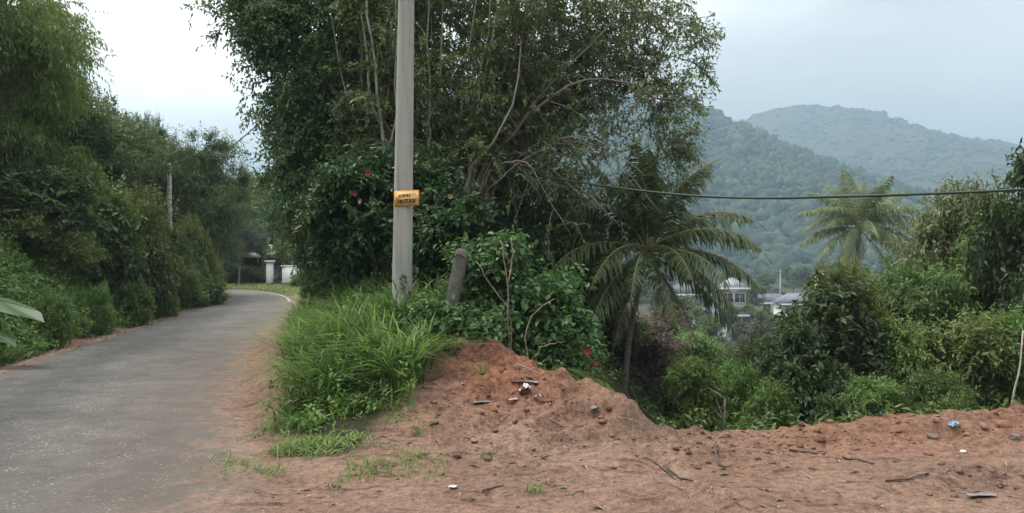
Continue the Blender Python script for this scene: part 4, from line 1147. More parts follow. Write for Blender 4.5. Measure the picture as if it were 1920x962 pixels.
# ---------------------------------------------------------------- vines round the old post
vx, vy = at(985, 600, 10.2)[:2]
vz = h1(vx, vy)
vl = [lob(920, 500, 10.2, .42, .4, .4), lob(1000, 560, 10.2, .45, .45, .35), lob(930, 590, 9.9, .36, .3, .3), lob(1050, 620, 10.0, .36, .4, .42), lob(1010, 660, 9.8, .36, .35, .35), lob(960, 640, 9.7, .3, .25, .22),
      lob(1070, 690, 9.6, .2, .3, .24), lob(950, 470, 10.3, .22, .3, .26), lob(1040, 545, 10.4, .32, .3, .26), lob(880, 560, 10, .2, .2, .3), lob(1105, 735, 9.4, .14, .2, .14), lob(870, 610, 9.6, .25, .2, .12), lob(800, 630, 9.4, .28, .2, .12)]
vine = plant('vine_thicket', 'broad-leaved vine thicket smothering the edge of the red mound beside the old post', 'shrub', 1.0, rel(vl, vx, vy, vz), 150, 2100, 6, .09, M['vine'], M['twig'], trunk_r=.014, trunk_h=.6, seed=61, sl=.30, sig=.3, stems=5, loc=(vx, vy, vz), asp=.66, shape='oval', droop=.5)
OV = np.array([vx, vy, vz])
for pts in ([(955, 690, 9.4), (952, 570, 9.5), (948, 500, 9.6), (938, 450, 9.7)], [(960, 680, 9.4), (955, 590, 9.5), (925, 540, 9.5), (893, 490, 9.6)], [(953, 530, 9.5), (962, 480, 9.6), (958, 445, 9.7)], [(1000, 720, 9.2), (985, 640, 9.3), (1000, 590, 9.4), (1040, 560, 9.5)],
            [(980, 700, 9.2), (1020, 650, 9.3), (1060, 640, 9.4)], [(1150, 770, 9.0), (1080, 730, 9.2), (1020, 690, 9.3)]):
    a = Acc(); pth = spl([at(*p) for p in pts], 12); pth[1:-1] += tr.normal(size=(10, 3)) * .008
    tube(a, pth - OV, np.linspace(.0095, .005, 12), 5); link('bare_stem', a.mesh('bare_stem', True), M['twig'], vine)
flower(vine, at(1100, 660, 9.2) - OV, .05, M['red'], 9)
flower(vine, at(1118, 681, 9.2) - OV, .03, M['red'], 10)
# strap leaves hanging over the cut edge
for i_, (px, py, qx, qy) in enumerate(((1060, 690, 1150, 740), (1075, 705, 1165, 735), (1090, 710, 1140, 765), (1050, 700, 1120, 755), (1100, 720, 1170, 750))):
    a = Acc(); p, q_ = at(px, py, 9.1), at(qx, qy, 8.9)
    leaves(a, (p - OV)[None], (q_ - p)[None], np.array([[0, -.4, 1.0]]), np.linalg.norm(q_ - p), .075, 'oval', tr)
    link('strap_leaf', a.mesh('strap_leaf'), M['vine'], vine)
# creeper on the pole
pc = at(762, 560, 9.85)
cr_ = thing('creeper', 'small dark creeper climbing the foot of the concrete pole', 'creeper', tuple(pc))
a, b_ = Acc(), Acc()
for pts in ([(765, 610), (762, 570), (768, 545), (760, 525)], [(772, 605), (770, 580), (757, 545), (752, 520)]):
    pth = spl([at(px, py, 9.84) for px, py in pts], 10); tube(a, pth - pc, .004, 4)
    k = 11
    SPp = pth[tr.integers(0, 10, k)] - pc
    leaves(b_, SPp, tr.normal(size=(k, 3)) * [1, .3, 1], np.array([0, -1, .3]) + tr.normal(size=(k, 3)) * .2, .06, .045, 'oval', tr)
link('stem', a.mesh('stem'), M['bark_dark'], cr_); link('foliage', b_.mesh('foliage'), M['bank_dark'], cr_)
# broad-leaf weeds at the pole foot and edge of grass
wl = [lob(800, 600, 9.6, .35, .3, .2), lob(850, 610, 9.4, .3, .25, .16), lob(780, 645, 9.1, .30, .2, .12), lob(890, 618, 9.25, .28, .2, .12), lob(940, 628, 9.2, .22, .2, .12), lob(830, 655, 9.0, .22, .16, .08)]
wx_, wy_ = at(810, 620, 9.4)[:2]; wz_ = h1(wx_, wy_)
plant('weed_clump', 'leafy weeds overhanging the red cut below the pole', 'weed', .5, rel(wl, wx_, wy_, wz_), 46, 760, 6, .085, M['vine'], M['twig'], trunk_r=.008, trunk_h=.3, seed=66, sl=.24, sig=.3, stems=3, loc=(wx_, wy_, wz_), asp=.5, shape='oval', droop=.5)

# ---------------------------------------------------------------- coconut palms
def frond_mesh(Ln, e0, curl, nl, ll, seed, sparse=0.0):
    """frond growing from the origin along +X; e0 = start elevation, curl = total downward bend"""
    r = np.random.default_rng(seed); K = 16
    t = np.linspace(0, 1, K); ang = e0 - curl * t ** 1.4
    st = Ln / (K - 1)
    x = np.concatenate([[0], np.cumsum(np.cos(ang[:-1]) * st)]); z = np.concatenate([[0], np.cumsum(np.sin(ang[:-1]) * st)])
    side = np.cumsum(np.concatenate([[0], np.full(K - 1, st * r.normal() * .12)]))
    path = np.stack([x, side, z], -1)
    mid = Acc(); tube(mid, path, np.linspace(.032, .006, K), 5)
    lf = Acc()
    u = np.linspace(.14, .995, nl)
    P = np.stack([np.interp(u, t, path[:, c_]) for c_ in range(3)], -1)
    T = nrm(np.stack([np.interp(u, t, np.gradient(path[:, c_])) for c_ in range(3)], -1))
    for s_ in (-1, 1):
        lenv = ll * np.sin(np.clip(u * 1.02 + .10, 0, 1) * math.pi) ** .55 * (.62 + .5 * r.random(nl))
        sdv = np.array([0, s_, 0.0])
        hang = .35 + .5 * u + r.normal(size=nl) * .12
        D1 = nrm(T * .55 + sdv * .85 + np.array([0, 0, -1.0]) * (hang * .45)[:, None] + r.normal(size=(nl, 3)) * .15)
        D2 = nrm(D1 * .6 + np.array([0, 0, -1.0]) * (hang * 1.15)[:, None])
        A = P; B = P + D1 * (lenv * .45)[:, None]; C = B + D2 * (lenv * .55)[:, None]
        wv = (.0075 * Ln) * T
        V = np.stack([A - wv * .5, A + wv * .5, B - wv, B + wv, C], 1)
        keep = r.random(nl) > sparse
        V = V[keep]; n = len(V); off = (np.arange(n) * 5)[:, None, None]
        lf.add(V.reshape(-1, 3), (np.array([(0, 1, 3, 2)])[None] + off).reshape(-1, 4), (np.array([(2, 3, 4)])[None] + off).reshape(-1, 3), np.repeat(r.random(n), 5))
    return lf.mesh('frond'), mid.mesh('midrib', True)
def palm(name, label, base, crown, Ln, mats, spec, tr_r, seed):
    r = np.random.default_rng(seed)
    root = thing(name, label, 'palm', tuple(base))
    a = Acc(); cr0 = crown - base
    pth = spl([np.zeros(3), cr0 * .5 + np.array([-.10 * np.linalg.norm(cr0) * .25, 0, 0]), cr0], 40)
    rd = np.linspace(tr_r, tr_r * .62, 40) * (1 + .06 * (np.arange(40) % 2)); rd[:3] *= np.array([1.5, 1.3, 1.1]); rd[-4:] *= 1.35
    tube(a, pth, rd, 9); link('trunk', a.mesh('trunk', True), M['palm_bark'], root)
    meshes = {}
    for (azd, el, cu, s_) in spec:
        key = (round(el / 14), round(cu / 20))
        if key not in meshes:
            lm, mm = frond_mesh(Ln, R(el), R(cu), 78, Ln * .25, seed + len(meshes), .0)
            lm.materials.append(mats[0]); mm.materials.append(mats[1]); meshes[key] = (lm, mm)
        lm, mm = meshes[key]
        f_ = link('frond', lm, None, root, tuple(cr0 + np.array([0, 0, r.uniform(-.1, .12)])))
        f_.rotation_euler = (r.uniform(-.15, .15), 0, R(azd)); f_.scale = (s_, s_, s_)
        link('midrib', mm, None, f_)
    dl, dm = frond_mesh(Ln * .8, R(-40), R(40), 40, Ln * .16, seed + 40, .0)
    dl.materials.append(M['dry']); dm.materials.append(M['dry'])
    for azd in (-50, -125, 160):
        f_ = link('dead_frond', dl, None, root, tuple(cr0 + np.array([0, 0, -.12])))
        f_.rotation_euler = (r.uniform(-.2, .2), r.uniform(0, .35), R(azd)); f_['label'] = 'brown dead hanging frond'
        link('midrib', dm, None, f_)
    for k in range(4):
        b = Acc(); an = r.random() * TAU; p_ = cr0 + np.array([math.cos(an) * .2, math.sin(an) * .2, -.18 - .1 * r.random()])
        V = IV * np.array([.085, .085, .105]) + p_; b.add(V, None, IF); link('coconut', b.mesh('coconut', True), M['vine'], root)
    return root
px_, py_ = at(1172, 830, 15.5)[:2]
b0 = np.array([px_ - .05, 15.5, h1(px_, 15.5) - .2])
M['rib'] = rough_mat('palm_rib', (.14, .14, .06), (.24, .22, .10), 10, bump=.1)
c1 = at(1213, 474, 15.3)
palm('coconut_palm', 'young coconut palm with a thin leaning trunk below the clearing', b0, c1, 2.75, (M['palm'], M['rib']),
     [(5, 48, 95, 1.0), (-20, 30, 95, .95), (20, 38, 110, .95), (-8, 8, 80, .95), (-45, 5, 75, .9), (-75, 12, 90, .8), (-100, 0, 80, .85), (-128, 8, 82, .9), (-150, 18, 92, 1.0), (-172, 30, 105, .95), (170, 52, 100, .9), (140, 40, 95, .9),
      (95, 30, 90, .9), (60, 35, 95, .9), (-35, -18, 62, .95), (-140, -18, 62, .95), (-88, -28, 50, .8), (80, 86, 12, .88), (-60, 80, 26, .78), (150, 74, 40, .8), (15, 70, 55, .85), (-165, -5, 78, .85), (0, -12, 70, .8), (-112, 66, 60, .75), (30, 58, 125, .95), (-155, 56, 125, .95), (-25, -30, 45, .95), (-155, -30, 48, .95), (50, 72, 60, 1.0), (-130, 74, 50, .95), (100, 64, 70, .95)], .066, 71)
c2 = at(1612, 428, 52)
b2 = np.array([c2[0] - .5, 52, h1(c2[0], 52) - .3])
palm('coconut_palm', 'hazy coconut palm standing above the valley shrubs', b2, c2, 4.7, (M['palm_far'], M['rib']),
     [(a_, e_, k_, 1.0) for a_, e_, k_ in ((0, 10, 85), (25, 45, 95), (-30, 30, 95), (160, 12, 85), (185, 38, 100), (-150, 25, 95), (90, 80, 25), (60, 68, 50), (120, 66, 55), (-90, 60, 70), (-60, 0, 70), (-120, -5, 70), (-10, -15, 60), (195, -15, 62), (40, 20, 90), (140, 20, 90), (10, 62, 70), (170, 62, 72), (-90, 20, 95), (-70, 76, 30), (200, 50, 110), (-20, 50, 110), (75, 30, 90), (105, 55, 80), (-45, -25, 50), (-135, -25, 50), (5, 30, 110), (175, 28, 110), (-60, 40, 100), (-125, 42, 100))], .15, 91)

# ---------------------------------------------------------------- shrubs and trees below the clearing
place_px('vbush', 1310, 655, 11.2, 'round bright green shrub just right of the leaning palm trunk', 2.5, wpx=120, leafm=M['weeds'])
place_px('vbush', 1375, 665, 11.4, 'leafy mid-green shrub below the clearing edge between palm and dark tree', 2.5, wpx=125)
place_px('vbush2', 1560, 500, 11.6, 'dense dark green tree standing close behind the dirt clearing', 2.5, wpx=285)
place_px('vbush2', 1500, 600, 11.0, 'dark bushy shrub at the foot of the dense dark tree', 2.5, wpx=190)
place_px('vbush', 1600, 462, 12.0, 'yellow-green leafy sapling topping the dark tree', 2.5, wpx=160, leafm=M['yellow'])
place_px('vbush', 1790, 308, 15, 'pale-leaved glossy tree right of the hazy palm', 2.5, wpx=235, leafm=M['valley_light'])
place_px('vbush', 1730, 470, 13.5, 'olive green tree below the pale-leaved glossy tree', 2.5, wpx=240, leafm=M['valley'])
place_px('vbush', 1885, 345, 14, 'mid-green tree between the pale-leaved tree and the dark overhanging one', 2.5, wpx=240)
place_px('vbush2', 1950, 228, 13, 'dark large-leaved tree overtopping its neighbours by the clearing', 2.5, wpx=215)
place_px('vbush', 1820, 570, 11, 'wide olive shrub with thin stems behind the stone berm', 2.5, wpx=250, leafm=M['bank_olive'])
place_px('vbush', 1700, 580, 11.3, 'green shrub beside the dense dark tree, low behind the clearing', 2.5, wpx=190)
place_px('vbush', 1915, 560, 10.8, 'leafy shrub with a pale thin trunk at the end of the stone berm', 2.5, wpx=170)
place_px('vbush', 1640, 690, 10.3, 'low leafy shrub touching the back edge of the clearing', 2.5, wpx=150)
place_px('vbush', 1440, 700, 10.6, 'small bright shrub leaning to the edge of the clearing', 2.5, wpx=120)
place_px('vbush2', 1285, 700, 14.5, 'dark low shrub behind the leaning palm trunk', 2.5, wpx=120)
place_px('tree', 1800, 385, 20, 'big rounded dark green tree behind the pale-leaved glossy tree', 5.3, wpx=330, r0=2.1)
place_px('tree2', 1690, 520, 19, 'spreading green tree between the yellow-green sapling and the pale-leaved tree', 5.3, wpx=230, r0=2.1)
place_px('tree', 1400, 640, 17, 'dark rounded tree hiding the foot of the valley houses', 5.3, wpx=190, r0=2.1)
place_px('vbush', 1760, 700, 10.0, 'low green shrub behind the blue plastic scrap', 2.5, wpx=170)
place_px('vbush2', 1560, 760, 9.9, 'low dark shrub in the shade at the clearing edge', 2.5, wpx=180)
place_px('vbush', 1420, 590, 20, 'greyish shrub further down the slope in front of the valley houses', 2.5, wpx=140, leafm=M['grey'])
place_px('vbush', 1310, 610, 22, 'feathery light green shrub down the slope behind the palm fronds', 2.5, wpx=130, leafm=M['weeds'])
place_px('vbush', 1200, 600, 18.5, 'dry brownish bush behind the leaning palm trunk', 2.5, wpx=170, leafm=M['dry'])
place_px('vbush2', 1090, 440, 18, 'dark bush under the right side of the tangled tree', 2.5, wpx=190)
place_px('vbush', 1110, 560, 18, 'olive bush between the vine thicket and the palm', 2.5, wpx=150, leafm=M['bank_olive'])
place_px('vbush', 1250, 560, 26, 'dry reddish-brown bush further behind the palm', 2.5, wpx=110, leafm=M['dry'])
a = Acc(); pth = spl([at(1893, 800, 9.6), at(1900, 740, 9.6), at(1912, 690, 9.65), at(1918, 620, 9.8)], 8); pth[0][2] -= .8; tube(a, pth, np.linspace(.014, .009, 8), 6)
tag(link('bare_sapling', a.mesh('bare_sapling', True), M['bark_pale']), 'thin pale bare trunk standing at the shrub edge behind the berm', 'sapling')
# low cover on the drop
acc = Acc()
n_ = 9000
X_ = ur.uniform(-.4, 14, n_); Y_ = ur.uniform(7.4, 22, n_)
dE_, _ = polydist(X_, Y_, EDGE)
k = (~inside(X_, Y_, PLATEAU)) & (dE_ > .35) & ~((X_ / Y_ > .115) & (X_ / Y_ < .195) & (Y_ < 15))
X_, Y_, dE_ = X_[k], Y_[k], dE_[k]
sprigs(acc, np.stack([X_, Y_, H(X_, Y_, False) + .25 * ur.random(len(X_)) * np.minimum(dE_, 1)], -1), ur.normal(size=(len(X_), 3)) * .6 + [0, -.2, .8], .32, 8, .10, .42, .3, 'rhomb', ur)
stuff(link('slope_undergrowth', acc.mesh('slope_undergrowth'), M['valley']), 'tangled green undergrowth on the slope below the clearing', 'undergrowth')

# ---------------------------------------------------------------- valley: houses, poles, trees
def house(label, px, pyb, Y, wd, dp, ht, rh, wm, rm, rz, win=3):
    p = at(px, pyb, Y)
    root = thing('house', label, 'house', tuple(p), rz)
    a = Acc(); box(a, (-wd / 2, -dp / 2, -4), (wd / 2, dp / 2, ht)); link('wall', a.mesh('wall'), wm, root)
    a = Acc(); o_ = .6
    V = [(-wd / 2 - o_, -dp / 2 - o_, ht + .01), (wd / 2 + o_, -dp / 2 - o_, ht + .01), (wd / 2 + o_, dp / 2 + o_, ht + .01), (-wd / 2 - o_, dp / 2 + o_, ht + .01), (-wd / 2 + dp * .3, 0, ht + rh), (wd / 2 - dp * .3, 0, ht + rh)]
    a.add(V, [(0, 1, 5, 4), (2, 3, 4, 5), (3, 2, 1, 0)], [(1, 2, 5), (3, 0, 4)]); rf = link('roof', a.mesh('roof'), rm, root)
    a = Acc(); box(a, (-wd / 2 - o_, -dp / 2 - o_ - .12, ht - .18), (wd / 2 + o_, -dp / 2 - o_ - .01, ht + .12)); link('fascia', a.mesh('fascia'), M['white_wall'], rf)
    for k in range(win):
        x_ = -wd / 2 + wd * (k + .5) / win
        a = Acc(); box(a, (x_ - .75, -dp / 2 - .06, .8), (x_ + .75, -dp / 2 - .01, 2.2)); wn_ = link('window', a.mesh('window'), M['glass'], root)
        a = Acc()
        for (u0, u1, v0, v1) in ((-.85, .85, 2.2, 2.32), (-.85, .85, .68, .8), (-.85, -.75, .8, 2.2), (.75, .85, .8, 2.2), (-.04, .04, .8, 2.2)):
            box(a, (x_ + u0, -dp / 2 - .10, v0), (x_ + u1, -dp / 2 - .03, v1))
        link('frame', a.mesh('frame'), M['white_wall'], wn_)
    return root
house('grey-roofed valley house half hidden behind the palm fronds', 1292, 585, 120, 6.5, 6, 2.8, 1.6, M['grey_wall'], M['grey_roof'], .2, 2)
house('cream valley house with a pale green hipped roof', 1372, 575, 125, 3.6, 5, 3.0, 1.6, M['cream_wall'], M['pale_roof'], -.15, 2)
house('white valley house with a dark grey roof by the tall valley pole', 1447, 588, 150, 7.0, 6, 2.2, 1.6, M['cream_wall'], M['grey_roof'], .1, 3)
house('low valley house with a blue-grey roof', 1488, 592, 140, 5.5, 6, 2.2, 1.8, M['white_wall'], M['blue_roof'], -.1, 2)
house('small white valley building with a roadside-facing window', 1545, 545, 110, 1.7, 2, 2.3, .5, M['white_wall'], M['grey_roof'], 0, 1)
house('white valley house low down beside the grey shrub', 1345, 622, 105, 4.5, 5, 2.3, 1.2, M['white_wall'], M['blue_roof'], .3, 2)
p = at(1463, 585, 160)
root = thing('utility_pole', 'thin pale pole rising between the valley houses', 'utility pole', tuple(p))
a = Acc(); tube(a, [(0, 0, -4), (0, 0, 8.6)], [.16, .11], 8); link('shaft', a.mesh('shaft'), M['concrete'], root)
a = Acc(); box(a, (-.9, -.2, 8.1), (.9, -.12, 8.25)); link('crossarm', a.mesh('crossarm'), M['bark'], root)
vr = np.random.default_rng(81)
for (px, yt, Y, ky, s_) in ((1300, 520, 190, 'far', 1), (1340, 530, 210, 'far2', 1), (1405, 535, 135, 'far', .8), (1430, 515, 220, 'far', 1.1), (1490, 505, 200, 'far', 1.0), (1515, 500, 175, 'far2', 1), (1460, 540, 170, 'far2', .8), (1390, 600, 80, 'far2', .55), (1330, 600, 85, 'far', .5),
                            (1270, 560, 95, 'far', .7), (1240, 545, 110, 'far2', .8), (1525, 560, 90, 'far2', .7), (1560, 500, 150, 'far', 1), (1620, 510, 160, 'far', 1), (1700, 480, 170, 'far', 1.2), (1800, 470, 180, 'far2', 1.3), (1480, 605, 75, 'far2', .5), (1500, 575, 100, 'far', .6), (1450, 595, 95, 'far', .5), (1320, 580, 90, 'far', .6), (1362, 570, 95, 'far2', .6), (1432, 582, 100, 'far', .5), (1410, 575, 120, 'far', .6), (1430, 620, 65, 'far', .45), (1200, 520, 140, 'far', 1), (1360, 505, 260, 'far', 1.2), (1470, 495, 270, 'far2', 1.1), (1540, 490, 250, 'far', 1.2)):
    x_ = (px - 960) / F * Y
    tp_ = CAM_Z - (yt - 481) / F * Y
    kl = 'green rounded' if ky == 'far' else 'greyish drooping'
    place(ky, x_, Y, s_, 'hazy ' + kl + ' tree among the valley houses', kl + ' trees among the valley houses', z=tp_ - 7.0 * s_)

# ---------------------------------------------------------------- at the bend
place_px('tree2', 445, 372, 45, 'grey-leaved tree on the outside of the road bend', 5.4, wpx=90, r0=2.1, leafm=M['grey'])
place_px('tree', 470, 320, 54, 'tall green tree behind the grey-leaved one at the bend', 5.4, wpx=130, r0=2.1, leafm=M['bank'])
place_px('tree', 400, 330, 50, 'dark tree above the hedge where the road turns', 5.4, wpx=150, r0=2.1)
place_px('tree2', 525, 445, 48, 'small round olive tree beside the white gate', 5.3, wpx=52, r0=2.1, leafm=M['bank_olive'])
place_px('tree', 545, 380, 55, 'shadowy tree behind the white-walled house', 5.4, wpx=150, r0=2.1)
place_px('bush', 418, 490, 45.5, 'leafy hedge shrub at the bend below the grey-leaved tree', 2.0, wpx=62)
place_px('bush3', 455, 498, 46, 'dark hedge shrub between the banana plant and the road', 2.0, wpx=50)
place_px('bush2', 484, 500, 46, 'brownish hedge shrub beside the white gate pillar', 2.0, wpx=44)
place_px('bush', 566, 512, 41, 'low bushy shrub hiding the end of the white wall', 2.0, wpx=44)
for (px, yt, Y, wp, ky) in ((330, 440, 46, 90, 'bush3'), (375, 450, 47, 90, 'bush'), (420, 440, 48.5, 90, 'bush'), (462, 455, 49.5, 80, 'bush'), (505, 462, 52.5, 70, 'bush3'), (560, 450, 50, 90, 'bush3'), (600, 440, 46, 110, 'bush3')):
    kl = 'light green' if ky == 'bush' else 'dark'
    place_px(ky, px, yt, Y, 'tall dense ' + kl + ' hedge shrub closing the view beyond the bend', 2.0, kl + ' hedge shrubs beyond the bend', wpx=wp)
bp0 = at(492, 520, 46.2)
ban = thing('banana_plant', 'banana plant with big pale green leaves at the bend', 'banana plant', tuple(bp0))
a = Acc(); tube(a, [(0, 0, -.6), (0, 0, .7), (.03, 0, 1.3)], [.14, .12, .08], 9); link('trunk', a.mesh('trunk', True), M['vine'], ban)
def big_leaf(par, name, p, d, L_, W_, mat, bendz=.35, n=9):
    a = Acc(); t = np.linspace(0, 1, n)
    d = nrm(np.array(d, float)); s_ = nrm(np.cross(d, [0, 0, 1.0]))
    P = p + d * (t * L_)[:, None] + np.array([0, 0, -1.0]) * (bendz * L_ * t ** 2)[:, None]
    wv = W_ * .5 * np.sin(np.clip(t * .93 + .06, 0, 1) * math.pi) ** .6
    up_ = np.array([0, 0, 1.0])
    V = np.concatenate([P - s_ * wv[:, None] + up_ * (wv * .35)[:, None] * (1 + .2 * np.sin(t * 30))[:, None], P, P + s_ * wv[:, None] + up_ * (wv * .35)[:, None]])
    k = np.arange(n - 1)
    Q = np.concatenate([np.stack([k, k + 1, k + 1 + n, k + n], -1), np.stack([k + n, k + 1 + n, k + 1 + 2 * n, k + 2 * n], -1)])
    a.add(V, Q, None, .5 + .3 * np.sin(np.tile(t, 3) * 25))
    return link(name, a.mesh(name, True), mat, par)
for an, el, L_ in ((150, 60, 1.7), (60, 72, 1.9), (20, 45, 1.6), (190, 35, 1.7), (-60, 55, 1.5), (100, 80, 1.9), (-120, 40, 1.5)):
    big_leaf(ban, 'leaf', np.array([0, 0, 1.2]), (math.cos(R(an)) * math.cos(R(el)), math.sin(R(an)) * math.cos(R(el)), math.sin(R(el))), L_, .5, M['taro'])
# white gate wall and the house behind it
wp = at(512, 533, 45)
gw = thing('boundary_wall', 'white boundary wall with gate pillar beside the road bend', 'wall', tuple(wp))
a = Acc(); box(a, (-.35, -.17, -.6), (-.02, .17, 1.25)); pil = link('pillar', a.mesh('pillar'), M['white_wall'], gw)
a = Acc(); box(a, (-.42, -.24, 1.25), (.05, .24, 1.36)); link('cap', a.mesh('cap'), M['white_wall'], pil)
a = Acc(); box(a, (.55, -.12, -.6), (2.6, .12, 1.0)); link('panel', a.mesh('panel'), M['white_wall'], gw)
a = Acc(); box(a, (.50, -.17, 1.0), (2.65, .17, 1.08)); link('coping', a.mesh('coping'), M['white_wall'], gw)
for k in range(5):
    a = Acc(); tube(a, [(.06 + k * .1, 0, -.1), (.06 + k * .1, 0, 1.05)], .018, 6); link('gate_bar', a.mesh('gate_bar'), M['bark_dark'], gw)
for z_ in (.0, .95):
    a = Acc(); box(a, (-.02, -.012, z_), (.55, .012, z_ + .04)); link('gate_rail', a.mesh('gate_rail'), M['bark_dark'], gw)
house('white house with a red tiled roof behind the boundary wall at the bend', 548, 527, 51, 3.6, 4, 1.7, .7, M['white_wall'], M['tile_roof'], .1, 2)

# heart-shaped leaves at the left edge
tp0 = hit(8, 665); tp0 = np.array([tp0[0], tp0[1], tp0[2]])
ta_ = thing('elephant_ear', 'elephant ear plant with big pale heart-shaped leaves at the road edge', 'plant', tuple(tp0))
def heart(par, base, tip, W_, nrm_up):
    base = np.array(base, float); tip = np.array(tip, float)
    d = tip - base; L_ = np.linalg.norm(d); d = d / L_; s_ = nrm(np.cross(d, nrm_up)); n_u = np.cross(s_, d)
    out_ = [(1, 0), (.8, .26), (.55, .42), (.25, .5), (0, .47), (-.18, .34), (-.22, .18), (-.06, .03)]
    a = Acc(); V = [base + d * L_ * .0]; 
    for sgn in (1, -1):
        for (u, w_) in (out_ if sgn == 1 else out_[::-1]):
            V.append(base + d * (u * L_) + s_ * (sgn * w_ * W_) + n_u * (-.35 * w_ * w_ * W_ - .12 * L_ * u * u + .02 * math.sin(u * 17)))
    n = len(V); T = [(0, k, k + 1) for k in range(1, n - 1)]
    a.add(V, None, T, .5); return link('leaf', a.mesh('leaf', True), M['taro'], par)
st = Acc()
for (bpx, tpx, W_) in (((-8, 562, 12.3), (82, 586, 11.8), .44), ((-20, 618, 12.0), (30, 640, 11.7), .30), ((-60, 600, 12), (-110, 640, 11.7), .4)):
    b_, t_ = at(*bpx) - tp0, at(*tpx) - tp0
    lf_ = heart(ta_, b_, t_, W_, np.array([.1, -.25, 1.0]))
    ma_ = Acc(); tube(ma_, bez(b_ + [0, 0, .006], (b_ + t_) / 2 + [0, 0, .03], t_ - (t_ - b_) * .08, 6) , np.linspace(.008, .003, 6), 5); link('midrib', ma_.mesh('midrib', True), M['taro'], lf_)
    tube(st, bez([0, 0, -.1], b_ * .6 + [0, 0, .15], b_, 7), np.linspace(.018, .009, 7), 6)
link('stalks', st.mesh('stalks', True), M['vine'], ta_)

# ---------------------------------------------------------------- things lying on the dirt
dr = np.random.default_rng(101)
def rock(px, py, size, mat, label, flat=.65, name='stone', cat='stone', group=None):
    p = hit(px, py)
    r = np.random.default_rng(int(px * 7 + py))
    V, Fc = ico(2)
    V = V * (1 + .22 * fbm(V[:, 0] * 2 + px, V[:, 1] * 2 + V[:, 2] * 1.7, 1.0, 3, int(px))[:, None] * 2)
    V = V * np.array([1, r.uniform(.65, .95), flat]) * size
    a = Acc(); a.add(V, None, Fc)
    o_ = link(name, a.mesh(name), mat, None, tuple(p + [0, 0, size * flat * .15])); o_.rotation_euler = (0, 0, r.random() * TAU)
    return tag(o_, label, cat, group)
rock(1882, 800, .075, M['laterite'], 'big rounded orange stone on the berm at the back of the clearing')
rock(1904, 824, .05, M['stone'], 'dark grey stone below the big orange stone')
rock(1750, 822, .055, M['stone'], 'flat grey stone lying near the blue plastic scrap', .4)
rock(1521, 879, .032, M['laterite'], 'small bright orange stone alone on the dirt')
rock(1813, 818, .03, M['laterite'], 'pale orange stone beside the blue plastic scrap')
rock(1845, 806, .045, M['laterite'], 'reddish stone left of the big orange stone on the berm')
rock(1806, 848, .03, M['scrap'], 'chalky white stone on the open dirt', .45)
rock(850, 738, .022, M['laterite'], 'orange pebble on the red slope under the grass')
rock(890, 828, .035, M['laterite'], 'flat pinkish lump of earth on the lower mound', .4)
for k in range(30):
    px = dr.uniform(1200, 1915); py = dr.uniform(800 + (1920 - px) * .045, 930) if dr.random() < .75 else dr.uniform(850, 955)
    kk = dr.integers(0, 3); kl = ('grey', 'orange-brown', 'dark earthy')[kk]
    rock(px, py, dr.uniform(.009, .022), [M['stone'], M['laterite'], M['clod']][kk], 'small ' + kl + ' stone scattered on the dirt clearing', .6, group='small ' + kl + ' stones on the clearing')
def crumple(px, py, sx, sy, mat, label, rzv, lift=.02, cat='litter', name='plastic_scrap', amp=.3):
    p = hit(px, py)
    n = 9; u = np.linspace(-1, 1, n); U, V_ = np.meshgrid(u, u)
    r = np.random.default_rng(int(px + py * 3))
    o1 = r.uniform(0, 9)
    edge_ = 1 + .3 * vnoise(U * 2 + o1, V_ * 2, 3)
    z = amp * sy * (fbm(U + o1, V_ + o1, 1.6, 3, 5) * 2 + .5 * (1 - U ** 2))
    Pt = np.stack([U * sx * edge_, V_ * sy * edge_, z + lift], -1).reshape(-1, 3)
    Pb = Pt - [0, 0, .003]
    i0 = (np.arange(n - 1)[:, None] * n + np.arange(n - 1)[None]).ravel()
    Q = np.stack([i0, i0 + 1, i0 + 1 + n, i0 + n], -1)
    a = Acc(); a.add(np.vstack([Pt, Pb]), np.vstack([Q, Q[:, ::-1] + n * n]))
    o_ = link(name, a.mesh(name), mat, None, tuple(p)); o_.rotation_euler = (0, 0, rzv)
    return tag(o_, label, cat)
crumple(985, 738, .055, .05, M['scrap'], 'crumpled white plastic bag on top of the red mound', .3, .05, amp=.7)
crumple(966, 753, .065, .022, M['scrap'], 'flat white strip of plastic in front of the crumpled bag', .25, .02)
crumple(1008, 750, .05, .02, M['scrap'], 'folded white plastic rag right of the crumpled bag', .9, .03, amp=.7)
crumple(1020, 756, .07, .02, M['laterite'], 'dusty brown sheet lying beside the white rag', .3, .02, amp=.6)
crumple(905, 757, .09, .03, M['scrap_grey'], 'dark grey plastic scrap half buried left of the white bag', .3, .015)
crumple(985, 722, .14, .035, M['scrap_grey'], 'grey crumpled sheet spread above the white bag', -.1, .015)
crumple(850, 917, .03, .022, M['scrap'], 'little white paper scrap on the flat dirt', .5, .012)
crumple(438, 869, .025, .018, M['scrap'], 'tiny white scrap on the dirt beside the asphalt', .2, .01)
crumple(1788, 801, .045, .03, M['scrap_blue'], 'blue plastic scrap on the berm', .4, .03, amp=.7)
crumple(1840, 931, .10, .035, M['scrap_grey'], 'flat pale grey slab of rubble on the open dirt', .1, .012, amp=.15)
crumple(1115, 775, .06, .03, M['scrap_grey'], 'small grey scrap near the crest of the red mound', .8, .015)
crumple(1057, 916, .025, .015, M['scrap_grey'], 'small bluish grey scrap flat on the dirt', .1, .01)
